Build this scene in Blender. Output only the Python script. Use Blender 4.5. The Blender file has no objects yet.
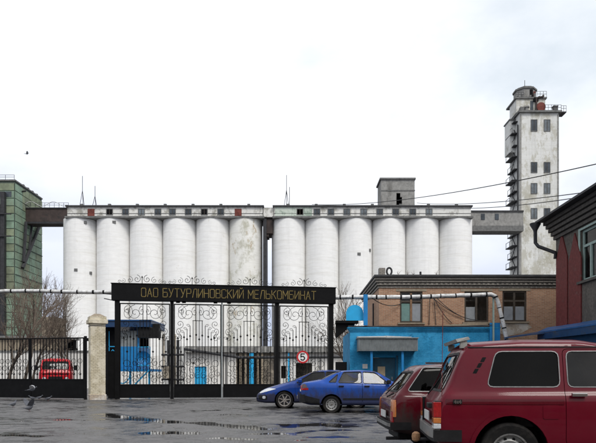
import bpy, bmesh, math, random
from mathutils import Vector, Matrix
R = math.radians
rnd = random.Random(7)
sc = bpy.context.scene
C = sc.collection

# ------------------------------------------------------------------ camera, sky, sun, exposure
F, CX, HY, EYE = 600.0, 298.0, 375.0, 1.25       # focal length in photo pixels, centre column, horizon row, eye height
cam_d = bpy.data.cameras.new('camera')
cam = bpy.data.objects.new('camera', cam_d); C.objects.link(cam)
cam.location = (0, 0, EYE); cam.rotation_euler = (R(90), 0, 0)
cam_d.sensor_width = 36.0; cam_d.lens = F / 596.0 * 36.0
cam_d.shift_y = (HY - 221.5) / 596.0
cam_d.clip_start = 0.1; cam_d.clip_end = 6000
sc.camera = cam

SUN_EL, SUN_AZ = R(50), R(155)                    # azimuth measured from +Y towards +X
w = bpy.data.worlds.new('World'); sc.world = w; w.use_nodes = True
nt = w.node_tree; nt.nodes.clear()
def wn(t, **k):
    n = nt.nodes.new(t)
    for a, b in k.items(): setattr(n, a, b)
    return n
sky = wn('ShaderNodeTexSky', sky_type='NISHITA'); sky.sun_disc = False
sky.sun_elevation = SUN_EL; sky.sun_rotation = SUN_AZ
sky.dust_density = 3.0; sky.air_density = 1.0
tc = wn('ShaderNodeTexCoord'); sep = wn('ShaderNodeSeparateXYZ')
nt.links.new(tc.outputs['Generated'], sep.inputs[0])
nz = wn('ShaderNodeTexNoise'); nz.inputs['Scale'].default_value = 2.2; nz.inputs['Detail'].default_value = 5
mp = wn('ShaderNodeMapping'); mp.inputs['Scale'].default_value = (1, 1, 3.0)
nt.links.new(tc.outputs['Generated'], mp.inputs[0]); nt.links.new(mp.outputs[0], nz.inputs['Vector'])
add = wn('ShaderNodeMath', operation='MULTIPLY_ADD'); add.inputs[1].default_value = 0.30
nt.links.new(nz.outputs[0], add.inputs[0]); nt.links.new(sep.outputs[2], add.inputs[2])
ramp = wn('ShaderNodeValToRGB')
ramp.color_ramp.elements[0].position = 0.22; ramp.color_ramp.elements[0].color = (5.2, 5.8, 7.4, 1)
ramp.color_ramp.elements[1].position = 0.50; ramp.color_ramp.elements[1].color = (11.0, 11.1, 11.3, 1)
nt.links.new(add.outputs[0], ramp.inputs[0])
cl = wn('ShaderNodeTexNoise'); cl.inputs['Scale'].default_value = 1.5; cl.inputs['Detail'].default_value = 7; cl.inputs['Roughness'].default_value = 0.55
mp2 = wn('ShaderNodeMapping'); mp2.inputs['Scale'].default_value = (1, 1, 1.8); mp2.inputs['Location'].default_value = (5.3, 3.9, 1.2)
nt.links.new(tc.outputs['Generated'], mp2.inputs[0]); nt.links.new(mp2.outputs[0], cl.inputs['Vector'])
clr = wn('ShaderNodeValToRGB'); clr.color_ramp.elements[0].position = 0.48; clr.color_ramp.elements[0].color = (1, 1, 1, 1); clr.color_ramp.elements[1].position = 0.68; clr.color_ramp.elements[1].color = (0.62, 0.675, 0.72, 1)
nt.links.new(cl.outputs[0], clr.inputs[0])
mul = wn('ShaderNodeMixRGB', blend_type='MULTIPLY'); mul.inputs[0].default_value = 1.0; nt.links.new(ramp.outputs[0], mul.inputs[1]); nt.links.new(clr.outputs[0], mul.inputs[2])
mix = wn('ShaderNodeMixRGB'); mix.inputs[0].default_value = 0.88
nt.links.new(sky.outputs[0], mix.inputs[1]); nt.links.new(mul.outputs[0], mix.inputs[2])
bg = wn('ShaderNodeBackground'); bg.inputs[1].default_value = 0.10
out = wn('ShaderNodeOutputWorld')
nt.links.new(mix.outputs[0], bg.inputs[0]); nt.links.new(bg.outputs[0], out.inputs[0])

sun_d = bpy.data.lights.new('sun', 'SUN'); sun_d.energy = 1.45; sun_d.angle = R(20); sun_d.color = (1.0, 0.97, 0.92)
sun = bpy.data.objects.new('sun', sun_d); C.objects.link(sun)
sd = Vector((math.sin(SUN_AZ) * math.cos(SUN_EL), math.cos(SUN_AZ) * math.cos(SUN_EL), math.sin(SUN_EL)))
sun.rotation_euler = (-sd).to_track_quat('-Z', 'Y').to_euler(); sun.location = sd * 200
vs = sc.view_settings
vs.view_transform = 'Standard'; vs.look = 'None'; vs.gamma = 1.0; vs.use_curve_mapping = False; vs.exposure = 0.28

# ------------------------------------------------------------------ helpers
def px(x, y, D):                                  # photo pixel at depth D -> world point
    return Vector(((x - CX) * D / F, D, EYE + (HY - y) * D / F))
def gx(x, D): return (x - CX) * D / F
def gz(y, D): return EYE + (HY - y) * D / F
def gnd(x, y):
    D = EYE * F / (y - HY); return Vector(((x - CX) * D / F, D, 0))

class MB:
    def __init__(s): s.v = []; s.f = []; s.smooth = False
    def add(s, vs_, fs):
        n = len(s.v); s.v += [tuple(v) for v in vs_]; s.f += [tuple(i + n for i in f) for f in fs]; return s
    def box(s, x0, x1, y0, y1, z0, z1):
        return s.add([(x0,y0,z0),(x1,y0,z0),(x1,y1,z0),(x0,y1,z0),(x0,y0,z1),(x1,y0,z1),(x1,y1,z1),(x0,y1,z1)],
            [(0,3,2,1),(4,5,6,7),(0,1,5,4),(1,2,6,5),(2,3,7,6),(3,0,4,7)])
    def rbox(s, x0, x1, y0, y1, z0, z1, b=0.02):  # box with chamfered vertical and horizontal edges
        bm = bmesh.new(); bmesh.ops.create_cube(bm, size=1.0)
        for v in bm.verts:
            v.co = Vector(((x0+x1)/2 + v.co.x*(x1-x0), (y0+y1)/2 + v.co.y*(y1-y0), (z0+z1)/2 + v.co.z*(z1-z0)))
        bmesh.ops.bevel(bm, geom=bm.edges[:], offset=b, segments=2, affect='EDGES', profile=0.6)
        s.frombm(bm); bm.free(); return s
    def frombm(s, bm):
        bm.verts.index_update(); return s.add([v.co[:] for v in bm.verts], [[v.index for v in f.verts] for f in bm.faces])
    def hexa(s, pts):                              # 8 points, bottom ring then top ring
        return s.add(pts, [(0,3,2,1),(4,5,6,7),(0,1,5,4),(1,2,6,5),(2,3,7,6),(3,0,4,7)])
    def tube(s, pts, r, n=6, cap=True, r1=None):
        pts = [Vector(p) for p in pts]; m = len(pts); rings = []; up = None
        for i, p in enumerate(pts):
            t = (pts[min(i+1, m-1)] - pts[max(i-1, 0)]).normalized()
            if up is None:
                up = Vector((0,0,1)) if abs(t.z) < 0.9 else Vector((1,0,0))
            a = t.cross(up)
            if a.length < 1e-5: a = t.cross(Vector((0.3,1,0.2)))
            a.normalize(); b = a.cross(t).normalized(); up = b
            rr = r if r1 is None else r + (r1 - r) * i / max(1, m-1)
            rings.append([p + (a*math.cos(k*2*math.pi/n + math.pi/n) + b*math.sin(k*2*math.pi/n + math.pi/n)) * rr for k in range(n)])
        vs_ = [v for rg in rings for v in rg]; fs = []
        for i in range(m-1):
            for k in range(n):
                fs.append((i*n+k, i*n+(k+1)%n, (i+1)*n+(k+1)%n, (i+1)*n+k))
        if cap: fs.append(tuple(reversed(range(n)))); fs.append(tuple(range((m-1)*n, m*n)))
        return s.add(vs_, fs)
    def lathe(s, prof, n=32, axis='z', c=(0,0,0), capped=True):
        vs_ = []; fs = []
        for r, h in prof:
            for k in range(n):
                a = 2*math.pi*k/n; u, v_ = r*math.cos(a), r*math.sin(a)
                p = {'z': (u, v_, h), 'y': (u, h, v_), 'x': (h, u, v_)}[axis]
                vs_.append((p[0]+c[0], p[1]+c[1], p[2]+c[2]))
        for i in range(len(prof)-1):
            for k in range(n): fs.append((i*n+k, i*n+(k+1)%n, (i+1)*n+(k+1)%n, (i+1)*n+k))
        if capped: fs.append(tuple(reversed(range(n)))); fs.append(tuple(range((len(prof)-1)*n, len(prof)*n)))
        return s.add(vs_, fs)
    def prism(s, poly, a0, a1, axis='y'):          # 2D polygon extruded; axis y: (x,z)  x: (y,z)  z: (x,y)
        def P(u, v_, a): return {'y': (u, a, v_), 'x': (a, u, v_), 'z': (u, v_, a)}[axis]
        n = len(poly)
        vs_ = [P(u, v_, a0) for u, v_ in poly] + [P(u, v_, a1) for u, v_ in poly]
        fs = [tuple(reversed(range(n))), tuple(range(n, 2*n))] + [(i, (i+1)%n, n+(i+1)%n, n+i) for i in range(n)]
        return s.add(vs_, fs)
    def mesh(s, name, mat, off=(0,0,0), recalc=True):
        me = bpy.data.meshes.new(name)
        me.from_pydata([(v[0]-off[0], v[1]-off[1], v[2]-off[2]) for v in s.v], [], s.f); me.update()
        if recalc:
            bm = bmesh.new(); bm.from_mesh(me); bmesh.ops.recalc_face_normals(bm, faces=bm.faces[:])
            if s.smooth:
                for f in bm.faces: f.smooth = True
                for e in bm.edges:
                    if len(e.link_faces) == 2 and e.calc_face_angle(0) > R(40): e.smooth = False
            bm.to_mesh(me); bm.free()
        if mat: me.materials.append(mat)
        return me

def wloc(o):
    p = Vector((0,0,0))
    while o: p = p + o.location; o = o.parent
    return p
def link(name, me, parent=None, loc=(0,0,0)):
    o = bpy.data.objects.new(name, me); C.objects.link(o); o.location = loc
    if parent: o.parent = parent
    return o
def tag(o, label, cat, group=None):
    o['label'] = label; o['category'] = cat
    if group: o['group'] = group
    return o
def thing(name, label, cat, loc=(0,0,0), rotz=0, group=None):
    o = bpy.data.objects.new(name, None); C.objects.link(o); o.empty_display_size = 0.2
    o.location = loc; o.rotation_euler = (0, 0, rotz); return tag(o, label, cat, group)
def part(parent, name, mb, mat, smooth=False, local=False, label=None):
    mb.smooth = smooth
    o = link(name, mb.mesh(name, mat, (0,0,0) if local else wloc(parent)), parent)
    if label: o['label'] = label
    return o
def solo(name, mb, mat, label, cat, smooth=False, group=None, origin=(0,0,0)):
    mb.smooth = smooth
    return tag(link(name, mb.mesh(name, mat, origin), None, origin), label, cat, group)
def struct(name, mb, mat, smooth=False):
    mb.smooth = smooth
    o = link(name, mb.mesh(name, mat)); o['kind'] = 'structure'; return o

# ------------------------------------------------------------------ materials
def nmat(name):
    m = bpy.data.materials.new(name); m.use_nodes = True
    t = m.node_tree; return m, t, t.nodes['Principled BSDF']
def N(t, ty, **k):
    n = t.nodes.new(ty)
    for a, b in k.items(): setattr(n, a, b)
    return n
def noise(t, scale, detail=5, rough=0.6, vec=None, stretch=None, src='pos'):
    n = N(t, 'ShaderNodeTexNoise'); n.inputs['Scale'].default_value = scale
    n.inputs['Detail'].default_value = detail; n.inputs['Roughness'].default_value = rough
    if vec is None:
        if src == 'obj': vec = N(t, 'ShaderNodeTexCoord').outputs['Object']
        else: vec = N(t, 'ShaderNodeNewGeometry').outputs['Position']
    if stretch:
        mp_ = N(t, 'ShaderNodeMapping'); mp_.inputs['Scale'].default_value = stretch
        t.links.new(vec, mp_.inputs[0]); vec = mp_.outputs[0]
    t.links.new(vec, n.inputs['Vector']); return n.outputs[0]
def rampc(t, fac, stops):
    r = N(t, 'ShaderNodeValToRGB'); e = r.color_ramp.elements
    while len(e) < len(stops): e.new(0.5)
    for el, (p, c) in zip(e, stops):
        el.position = p; el.color = (c[0], c[1], c[2], 1) if not isinstance(c, (int, float)) else (c, c, c, 1)
    t.links.new(fac, r.inputs[0]); return r.outputs[0]
def mixc(t, fac, a, b):
    m = N(t, 'ShaderNodeMixRGB')
    for i, val in ((0, fac), (1, a), (2, b)):
        if isinstance(val, (int, float)): m.inputs[i].default_value = val if i == 0 else (val, val, val, 1)
        elif isinstance(val, tuple): m.inputs[i].default_value = (val[0], val[1], val[2], 1)
        else: t.links.new(val, m.inputs[i])
    return m.outputs[0]
def bump(t, b, h, strength=0.3, dist=0.02):
    n = N(t, 'ShaderNodeBump'); n.inputs['Strength'].default_value = strength; n.inputs['Distance'].default_value = dist
    t.links.new(h, n.inputs['Height']); t.links.new(n.outputs[0], b.inputs['Normal'])
def plain(name, col, rough=0.6, metal=0.0, spec=0.35, var=0.25, scale=6.0, bmp=0.0, dirt=None, dscale=1.2, dthr=(0.52, 0.68), stretch=None, coat=0.0, src='pos'):
    m, t, b = nmat(name)
    n = noise(t, scale, 6, 0.65, src=src)
    lo = tuple(c * (1 - var) for c in col); hi = tuple(min(1, c * (1 + var)) for c in col)
    c = rampc(t, n, [(0.3, lo), (0.7, hi)])
    if dirt:
        d = noise(t, dscale, 8, 0.7, stretch=stretch, src=src); f = rampc(t, d, [(dthr[0], 0.0), (dthr[1], 1.0)])
        c = mixc(t, f, c, dirt)
    t.links.new(c, b.inputs['Base Color'])
    b.inputs['Roughness'].default_value = rough; b.inputs['Metallic'].default_value = metal; b.inputs['Specular IOR Level'].default_value = spec
    if coat: b.inputs['Coat Weight'].default_value = coat; b.inputs['Coat Roughness'].default_value = 0.05
    if bmp: bump(t, b, noise(t, scale*3, 6, 0.7, src=src), bmp)
    return m
def brickmat(name, c1, c2, mortar, paint=None, pthr=(0.5, 0.6), bw=0.26, rh=0.077, ms=0.010, bmp=0.5, pscale=0.8, blotch=None):
    m, t, b = nmat(name)
    g = N(t, 'ShaderNodeNewGeometry'); s = N(t, 'ShaderNodeSeparateXYZ'); t.links.new(g.outputs['Position'], s.inputs[0])
    a = N(t, 'ShaderNodeMath', operation='ADD'); t.links.new(s.outputs[0], a.inputs[0]); t.links.new(s.outputs[1], a.inputs[1])
    cb = N(t, 'ShaderNodeCombineXYZ'); t.links.new(a.outputs[0], cb.inputs[0]); t.links.new(s.outputs[2], cb.inputs[1])
    br = N(t, 'ShaderNodeTexBrick'); t.links.new(cb.outputs[0], br.inputs['Vector'])
    br.inputs['Scale'].default_value = 1.0; br.inputs['Brick Width'].default_value = bw; br.inputs['Row Height'].default_value = rh
    br.inputs['Mortar Size'].default_value = ms; br.inputs['Mortar Smooth'].default_value = 0.2; br.inputs['Bias'].default_value = 0.0
    br.inputs['Color1'].default_value = (*c1, 1); br.inputs['Color2'].default_value = (*c2, 1); br.inputs['Mortar'].default_value = (*mortar, 1)
    c = br.outputs['Color']
    big = noise(t, 0.9, 6, 0.7)
    c = mixc(t, rampc(t, big, [(0.42, 0.0), (0.78, 0.40)]), c, tuple(x * 0.45 for x in c1))
    fine = noise(t, 14, 4, 0.7)
    c = mixc(t, rampc(t, fine, [(0.4, 0.0), (0.75, 0.35)]), c, tuple(min(1, x * 1.5) for x in c2))
    if blotch:
        c = mixc(t, rampc(t, noise(t, blotch[1], 7, 0.7), [(blotch[2], 0.0), (blotch[2] + 0.07, 1.0)]), c, blotch[0])
    if paint:
        p = noise(t, pscale, 9, 0.75); f = rampc(t, p, [(pthr[0], 1.0), (pthr[1], 0.0)])
        pc = rampc(t, noise(t, 2.5, 6, 0.7), [(0.3, tuple(x * 0.8 for x in paint)), (0.7, tuple(min(1, x * 1.12) for x in paint))])
        c = mixc(t, f, c, pc)
    t.links.new(c, b.inputs['Base Color']); b.inputs['Roughness'].default_value = 0.85
    inv = N(t, 'ShaderNodeMath', operation='SUBTRACT'); inv.inputs[0].default_value = 1.0; t.links.new(br.outputs['Fac'], inv.inputs[1])
    h = N(t, 'ShaderNodeMath', operation='MULTIPLY_ADD'); t.links.new(fine, h.inputs[0]); h.inputs[1].default_value = 0.5; t.links.new(inv.outputs[0], h.inputs[2])
    bump(t, b, h.outputs[0], bmp, 0.02)
    return m
def limewash(name, white, stain, thr, rings=1.0, stain2=None, thr2=0.62, sscale=0.35, grime=0.25):
    m, t, b = nmat(name)
    base = rampc(t, noise(t, 0.8, 8, 0.7, stretch=(1, 1, 2.5)), [(0.3, tuple(x * 0.90 for x in white)), (0.65, white)])
    streak = noise(t, 1.0, 8, 0.75, stretch=(1.2, 1.2, 0.07))
    c = mixc(t, rampc(t, streak, [(0.50, 0.0), (0.80, grime)]), base, tuple(x * 0.55 for x in white))
    ring = noise(t, 1.0, 5, 0.6, stretch=(0.12, 0.12, 3.2))
    c = mixc(t, rampc(t, ring, [(0.50, 0.0), (0.66, 0.24 * rings)]), c, (white[0]*0.66, white[1]*0.64, white[2]*0.57))
    c = mixc(t, rampc(t, noise(t, sscale, 9, 0.75, stretch=(1, 1, 0.8)), [(thr - 0.03, 0.0), (thr + 0.08, 0.9)]), c, stain)
    if stain2: c = mixc(t, rampc(t, noise(t, sscale * 1.7, 9, 0.75, stretch=(1.3, 1, 0.6)), [(thr2, 0.0), (thr2 + 0.06, 0.85)]), c, stain2)
    t.links.new(c, b.inputs['Base Color']); b.inputs['Roughness'].default_value = 0.9
    bump(t, b, noise(t, 3.0, 8, 0.7, stretch=(0.35, 0.35, 2.2)), 0.4, 0.06)
    return m
def carpaint(name, col, mud=None, rough=0.22):
    m, t, b = nmat(name)
    c = rampc(t, noise(t, 3, 4, 0.6), [(0.3, tuple(x * 0.92 for x in col)), (0.7, tuple(min(1, x * 1.06) for x in col))])
    dust = rampc(t, noise(t, 5.0, 9, 0.75), [(0.45, 0.0), (0.85, 0.07)])
    c = mixc(t, dust, c, (0.07, 0.055, 0.05))
    rr = rampc(t, noise(t, 4.0, 8, 0.7), [(0.35, rough), (0.75, rough + 0.14)])
    if mud:                                        # road dirt thrown up along the lower sides
        s = N(t, 'ShaderNodeSeparateXYZ'); t.links.new(N(t, 'ShaderNodeTexCoord').outputs['Object'], s.inputs[0])
        st = noise(t, 2.2, 9, 0.8, stretch=(2.4, 2.4, 0.8))
        a = N(t, 'ShaderNodeMath', operation='MULTIPLY_ADD'); t.links.new(st, a.inputs[0]); a.inputs[1].default_value = -1.1; t.links.new(s.outputs[2], a.inputs[2])
        f = rampc(t, a.outputs[0], [(mud[0], 0.80), (mud[1], 0.0)])
        c = mixc(t, f, c, (0.030, 0.026, 0.024)); rr = mixc(t, f, rr, 0.8)
    t.links.new(c, b.inputs['Base Color']); t.links.new(rr, b.inputs['Roughness'])
    b.inputs['Coat Weight'].default_value = 0.32; b.inputs['Coat Roughness'].default_value = 0.03
    b.inputs['Specular IOR Level'].default_value = 0.08
    return m
def glass(name, tint, ior=1.36, rough=0.02, haze=0.0):
    m = bpy.data.materials.new(name); m.use_nodes = True; t = m.node_tree; t.nodes.clear()
    o = N(t, 'ShaderNodeOutputMaterial'); tr = N(t, 'ShaderNodeBsdfTransparent'); tr.inputs[0].default_value = (*tint, 1)
    gl = N(t, 'ShaderNodeBsdfGlossy'); gl.inputs['Roughness'].default_value = rough; gl.inputs[0].default_value = (0.9, 0.9, 0.9, 1)
    fr = N(t, 'ShaderNodeFresnel'); fr.inputs[0].default_value = ior
    mx = N(t, 'ShaderNodeMixShader'); t.links.new(fr.outputs[0], mx.inputs[0]); t.links.new(tr.outputs[0], mx.inputs[1]); t.links.new(gl.outputs[0], mx.inputs[2])
    last = mx.outputs[0]
    if haze:
        df = N(t, 'ShaderNodeBsdfDiffuse'); df.inputs[0].default_value = (0.25, 0.24, 0.23, 1)
        m2 = N(t, 'ShaderNodeMixShader'); t.links.new(rampc(t, noise(t, 2.0, 4, 0.5), [(0.35, 0.0), (0.8, haze)]), m2.inputs[0])
        t.links.new(last, m2.inputs[1]); t.links.new(df.outputs[0], m2.inputs[2]); last = m2.outputs[0]
    t.links.new(last, o.inputs[0]); return m

M = {}
M['black'] = plain('black_gate_paint', (0.0045, 0.0045, 0.005), 0.6, spec=0.12, var=0.4, scale=3, bmp=0.1, dirt=(0.022, 0.016, 0.013), dscale=1.6, dthr=(0.66, 0.78))
M['gold'] = plain('gold_letter_paint', (0.20, 0.15, 0.052), 0.6, spec=0.2, var=0.45, scale=8)
M['silo'] = limewash('silo_limewash', (0.89, 0.884, 0.862), (0.62, 0.58, 0.49), 0.66, 1.0, (0.62, 0.60, 0.54), 0.68, 0.5, 0.30)
M['silo_stained'] = limewash('silo_limewash_stained', (0.85, 0.84, 0.79), (0.46, 0.45, 0.36), 0.55, 1.0, (0.42, 0.32, 0.19), 0.58, 0.30)
M['gallery'] = limewash('gallery_plaster', (0.76, 0.75, 0.71), (0.30, 0.29, 0.25), 0.52, 0.5, (0.22, 0.20, 0.18), 0.62, 0.55, 0.5)
M['gallery_green'] = limewash('gallery_green_plaster', (0.60, 0.66, 0.58), (0.25, 0.32, 0.26), 0.48, 0.5, (0.20, 0.22, 0.19), 0.62, 0.6, 0.5)
M['tower'] = limewash('tower_plaster', (0.72, 0.72, 0.69), (0.36, 0.34, 0.265), 0.52, 0.9, (0.47, 0.455, 0.39), 0.51, 0.26, 0.9)
M['tower_side'] = limewash('tower_side_plaster', (0.70, 0.70, 0.67), (0.34, 0.33, 0.28), 0.58, 0.6, None, 0.6, 0.3, 0.5)
M['concrete'] = plain('grey_concrete', (0.27, 0.265, 0.25), 0.9, var=0.25, scale=2.0, bmp=0.3, dirt=(0.12, 0.115, 0.105), dscale=0.7, stretch=(1, 1, 0.3))
M['slab'] = plain('dark_slab_edge', (0.15, 0.15, 0.145), 0.9, var=0.35, scale=2.0, bmp=0.3)
M['roofing'] = plain('roofing_felt', (0.05, 0.05, 0.052), 0.8, var=0.35, scale=3.0, bmp=0.3)
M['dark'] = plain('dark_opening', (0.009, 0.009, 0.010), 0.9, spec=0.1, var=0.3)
M['winglass'] = plain('old_window_glass', (0.045, 0.055, 0.065), 0.12, var=0.5, scale=0.8)
M['pane_pale'] = plain('dusty_pale_pane', (0.13, 0.15, 0.165), 0.25, var=0.5, scale=0.8)
M['bridge'] = plain('brown_sheet_metal', (0.048, 0.034, 0.030), 0.7, var=0.4, scale=0.8, bmp=0.2, dirt=(0.022, 0.02, 0.02), dscale=0.6)
M['steel'] = plain('dark_steel', (0.035, 0.035, 0.038), 0.6, metal=0.2, var=0.4, scale=2)
M['green'] = plain('green_wall_panel', (0.205, 0.295, 0.215), 0.75, var=0.30, scale=0.7, dirt=(0.20, 0.21, 0.145), dscale=0.35, dthr=(0.45, 0.7), stretch=(1, 1, 0.35))
M['green_olive'] = plain('faded_green_wall_panel', (0.215, 0.255, 0.165), 0.75, var=0.30, scale=0.7, dirt=(0.12, 0.13, 0.095), dscale=0.3, dthr=(0.45, 0.7))
M['joint'] = plain('panel_joint', (0.07, 0.09, 0.075), 0.9)
M['white_wall'] = limewash('whitewashed_wall', (0.76, 0.74, 0.70), (0.34, 0.30, 0.25), 0.60, 0.3, None, 0.6, 0.8, 0.4)
M['brown_plaster'] = limewash('rotten_plaster', (0.42, 0.37, 0.29), (0.10, 0.085, 0.07), 0.47, 0.3, (0.5, 0.47, 0.42), 0.6, 0.9, 0.6)
M['blue'] = plain('bright_blue_paint', (0.008, 0.185, 0.46), 0.5, var=0.2, scale=2.5, bmp=0.15, dirt=(0.02, 0.11, 0.25), dscale=2, dthr=(0.6, 0.72))
M['blue_light'] = plain('light_blue_paint', (0.02, 0.36, 0.68), 0.45, var=0.12, scale=2.5)
M['blue_dark'] = plain('dark_blue_sheet', (0.008, 0.040, 0.115), 0.4, var=0.3, scale=2.0, dirt=(0.03, 0.04, 0.06), dscale=2)
M['blue_edge'] = plain('blue_fascia_sheet', (0.012, 0.075, 0.22), 0.4, var=0.25, scale=2.0)
M['brown_brick'] = brickmat('brown_brick', (0.29, 0.135, 0.075), (0.44, 0.24, 0.140), (0.40, 0.32, 0.24), bmp=0.9, ms=0.014)
M['brown_brick_side'] = M['brown_brick']
M['grey_brick'] = brickmat('grey_cornice_brick', (0.20, 0.182, 0.16), (0.30, 0.275, 0.24), (0.09, 0.083, 0.075), bmp=0.9)
M['blue_brick'] = brickmat('blue_painted_brick', (0.010, 0.215, 0.43), (0.014, 0.255, 0.49), (0.008, 0.18, 0.37), bmp=0.9, ms=0.012, blotch=((0.02, 0.13, 0.24), 2.2, 0.62), paint=(0.030, 0.30, 0.56), pthr=(0.43, 0.50), pscale=1.1)
M['pillar_brick'] = brickmat('cream_pillar_brick', (0.50, 0.44, 0.31), (0.58, 0.52, 0.38), (0.27, 0.23, 0.16), bmp=0.9, ms=0.012, paint=(0.66, 0.60, 0.47), pthr=(0.44, 0.52), pscale=2.0)
M['white_brick'] = brickmat('whitewashed_brick', (0.42, 0.33, 0.25), (0.5, 0.42, 0.33), (0.3, 0.27, 0.22), paint=(0.62, 0.58, 0.52), pthr=(0.5, 0.56), bmp=0.9, pscale=1.6)
M['stucco'] = plain('rough_grey_stucco', (0.105, 0.092, 0.080), 0.95, var=0.35, scale=9, bmp=0.8, dirt=(0.055, 0.05, 0.045), dscale=1.0, stretch=(1, 1, 0.4))
M['stucco_dark'] = plain('dark_cornice_stucco', (0.080, 0.073, 0.066), 0.95, var=0.35, scale=6, bmp=0.5)
M['oxide'] = plain('dark_red_oxide_paint', (0.125, 0.022, 0.020), 0.75, var=0.3, scale=7, bmp=0.7, dirt=(0.10, 0.075, 0.062), dscale=2.5, dthr=(0.58, 0.70))
M['frame_dark'] = plain('weathered_brown_frame', (0.055, 0.044, 0.034), 0.7, var=0.4, scale=8)
M['frame_wood'] = plain('bare_wood_mullion', (0.22, 0.13, 0.075), 0.8, var=0.3, scale=8)
M['frame_green'] = plain('pale_green_frame', (0.27, 0.355, 0.325), 0.6, var=0.15, scale=8)
M['lintel'] = plain('lintel_concrete', (0.27, 0.225, 0.165), 0.9, var=0.25, scale=6, bmp=0.3)
M['curtain'] = plain('pale_curtain', (0.66, 0.67, 0.69), 0.9, var=0.15, scale=3)
M['curtain_mint'] = plain('mint_curtain', (0.38, 0.62, 0.55), 0.9, var=0.15, scale=3)
M['corrugated'] = plain('galvanised_sheet', (0.235, 0.255, 0.26), 0.55, metal=0.1, var=0.25, scale=3, dirt=(0.10, 0.085, 0.07), dscale=1.5, dthr=(0.55, 0.8))
M['pale_sheet'] = plain('pale_roof_sheet', (0.55, 0.55, 0.53), 0.7, var=0.2, scale=3)
M['foil'] = plain('foil_pipe_wrap', (0.66, 0.66, 0.65), 0.42, metal=0.25, var=0.22, scale=7, bmp=0.6, dirt=(0.28, 0.26, 0.23), dscale=4)
M['rubber'] = plain('tyre_rubber', (0.011, 0.0105, 0.0105), 0.85, spec=0.15, var=0.3, scale=12, bmp=0.2, dirt=(0.034, 0.030, 0.027), dscale=5, dthr=(0.45, 0.7))
M['rim'] = plain('steel_wheel', (0.26, 0.26, 0.255), 0.45, metal=0.5, var=0.25, scale=9, dirt=(0.09, 0.08, 0.07), dscale=9)
M['alloy'] = plain('alloy_wheel', (0.34, 0.32, 0.30), 0.4, metal=0.6, var=0.25, scale=9, dirt=(0.10, 0.08, 0.065), dscale=9)
M['plastic'] = plain('black_plastic', (0.011, 0.011, 0.012), 0.6, spec=0.18, var=0.3, scale=9, bmp=0.15)
M['plastic_grey'] = plain('grey_spoiler_plastic', (0.26, 0.26, 0.245), 0.5, var=0.15, scale=9)
M['chrome'] = plain('chrome', (0.42, 0.42, 0.42), 0.22, metal=1.0, var=0.08)
M['trim'] = plain('worn_window_trim', (0.20, 0.20, 0.20), 0.35, metal=0.8, var=0.3, scale=15)
M['bumper_metal'] = plain('dull_bumper_metal', (0.34, 0.34, 0.33), 0.35, metal=0.7, var=0.2, scale=8, dirt=(0.12, 0.11, 0.10), dscale=6)
M['seat'] = plain('seat_cloth', (0.05, 0.05, 0.055), 0.9, var=0.2)
M['red_lens'] = plain('red_tail_lens', (0.27, 0.008, 0.009), 0.15, var=0.3, scale=30, coat=0.6)
M['amber_lens'] = plain('amber_lens', (0.42, 0.14, 0.035), 0.15, var=0.2, scale=30, coat=0.6)
M['clear_lens'] = plain('clear_lens', (0.46, 0.48, 0.50), 0.12, var=0.3, scale=25, coat=0.8)
M['smoke_lens'] = plain('smoked_lens', (0.05, 0.03, 0.035), 0.15, var=0.2, coat=0.6)
M['plate'] = plain('number_plate', (0.55, 0.55, 0.53), 0.5, var=0.12)
M['tan'] = plain('tan_cloth_cap', (0.34, 0.19, 0.10), 0.85, var=0.35, scale=30, bmp=0.4)
M['cherry'] = carpaint('cherry_red_paint', (0.100, 0.0022, 0.0105), rough=0.28)
M['maroon'] = carpaint('dark_maroon_paint', (0.066, 0.0022, 0.0070), mud=(-0.25, 0.25))
M['royal'] = carpaint('royal_blue_paint', (0.010, 0.060, 0.300), mud=(-0.42, 0.34))
M['navy'] = carpaint('deep_blue_paint', (0.006, 0.034, 0.190), mud=(-0.55, 0.0), rough=0.16)
M['scarlet'] = carpaint('scarlet_van_paint', (0.46, 0.010, 0.016), rough=0.4)
M['g_tint'] = glass('tinted_car_glass', (0.010, 0.010, 0.010), ior=1.22, haze=0.015)
M['g_mid'] = glass('smoked_car_glass', (0.10, 0.105, 0.105), haze=0.08)
M['g_clear'] = glass('clear_car_glass', (0.50, 0.54, 0.55), ior=1.45, haze=0.30)
M['g_win'] = glass('window_pane_glass', (0.95, 0.96, 0.96), ior=1.3, haze=0.03)
M['bark'] = plain('tree_bark', (0.10, 0.08, 0.062), 0.95, var=0.35, scale=5, bmp=0.5)
M['twig'] = plain('bare_twigs', (0.135, 0.105, 0.082), 0.95, var=0.3, scale=2)
M['pigeon'] = plain('pigeon_feathers', (0.085, 0.09, 0.105), 0.8, var=0.4, scale=14, src='obj')
M['pigeon_light'] = plain('pale_pigeon_wing', (0.42, 0.43, 0.45), 0.8, var=0.3, scale=14, src='obj')
M['sign_white'] = plain('sign_white', (0.74, 0.74, 0.73), 0.45, var=0.06)
M['sign_red'] = plain('sign_red', (0.48, 0.018, 0.022), 0.45, var=0.12)
M['sign_black'] = plain('sign_black', (0.012, 0.012, 0.012), 0.5, var=0.1)
M['rust'] = plain('rusty_red_tank', (0.15, 0.042, 0.032), 0.85, var=0.5, scale=1.5)
M['paper'] = plain('tan_notice_paper', (0.42, 0.33, 0.22), 0.85, var=0.12)
M['door_teal'] = plain('dark_teal_door_paint', (0.009, 0.062, 0.105), 0.55, var=0.25, scale=3)
M['wire'] = plain('cable', (0.03, 0.03, 0.033), 0.7, var=0.1)

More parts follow.
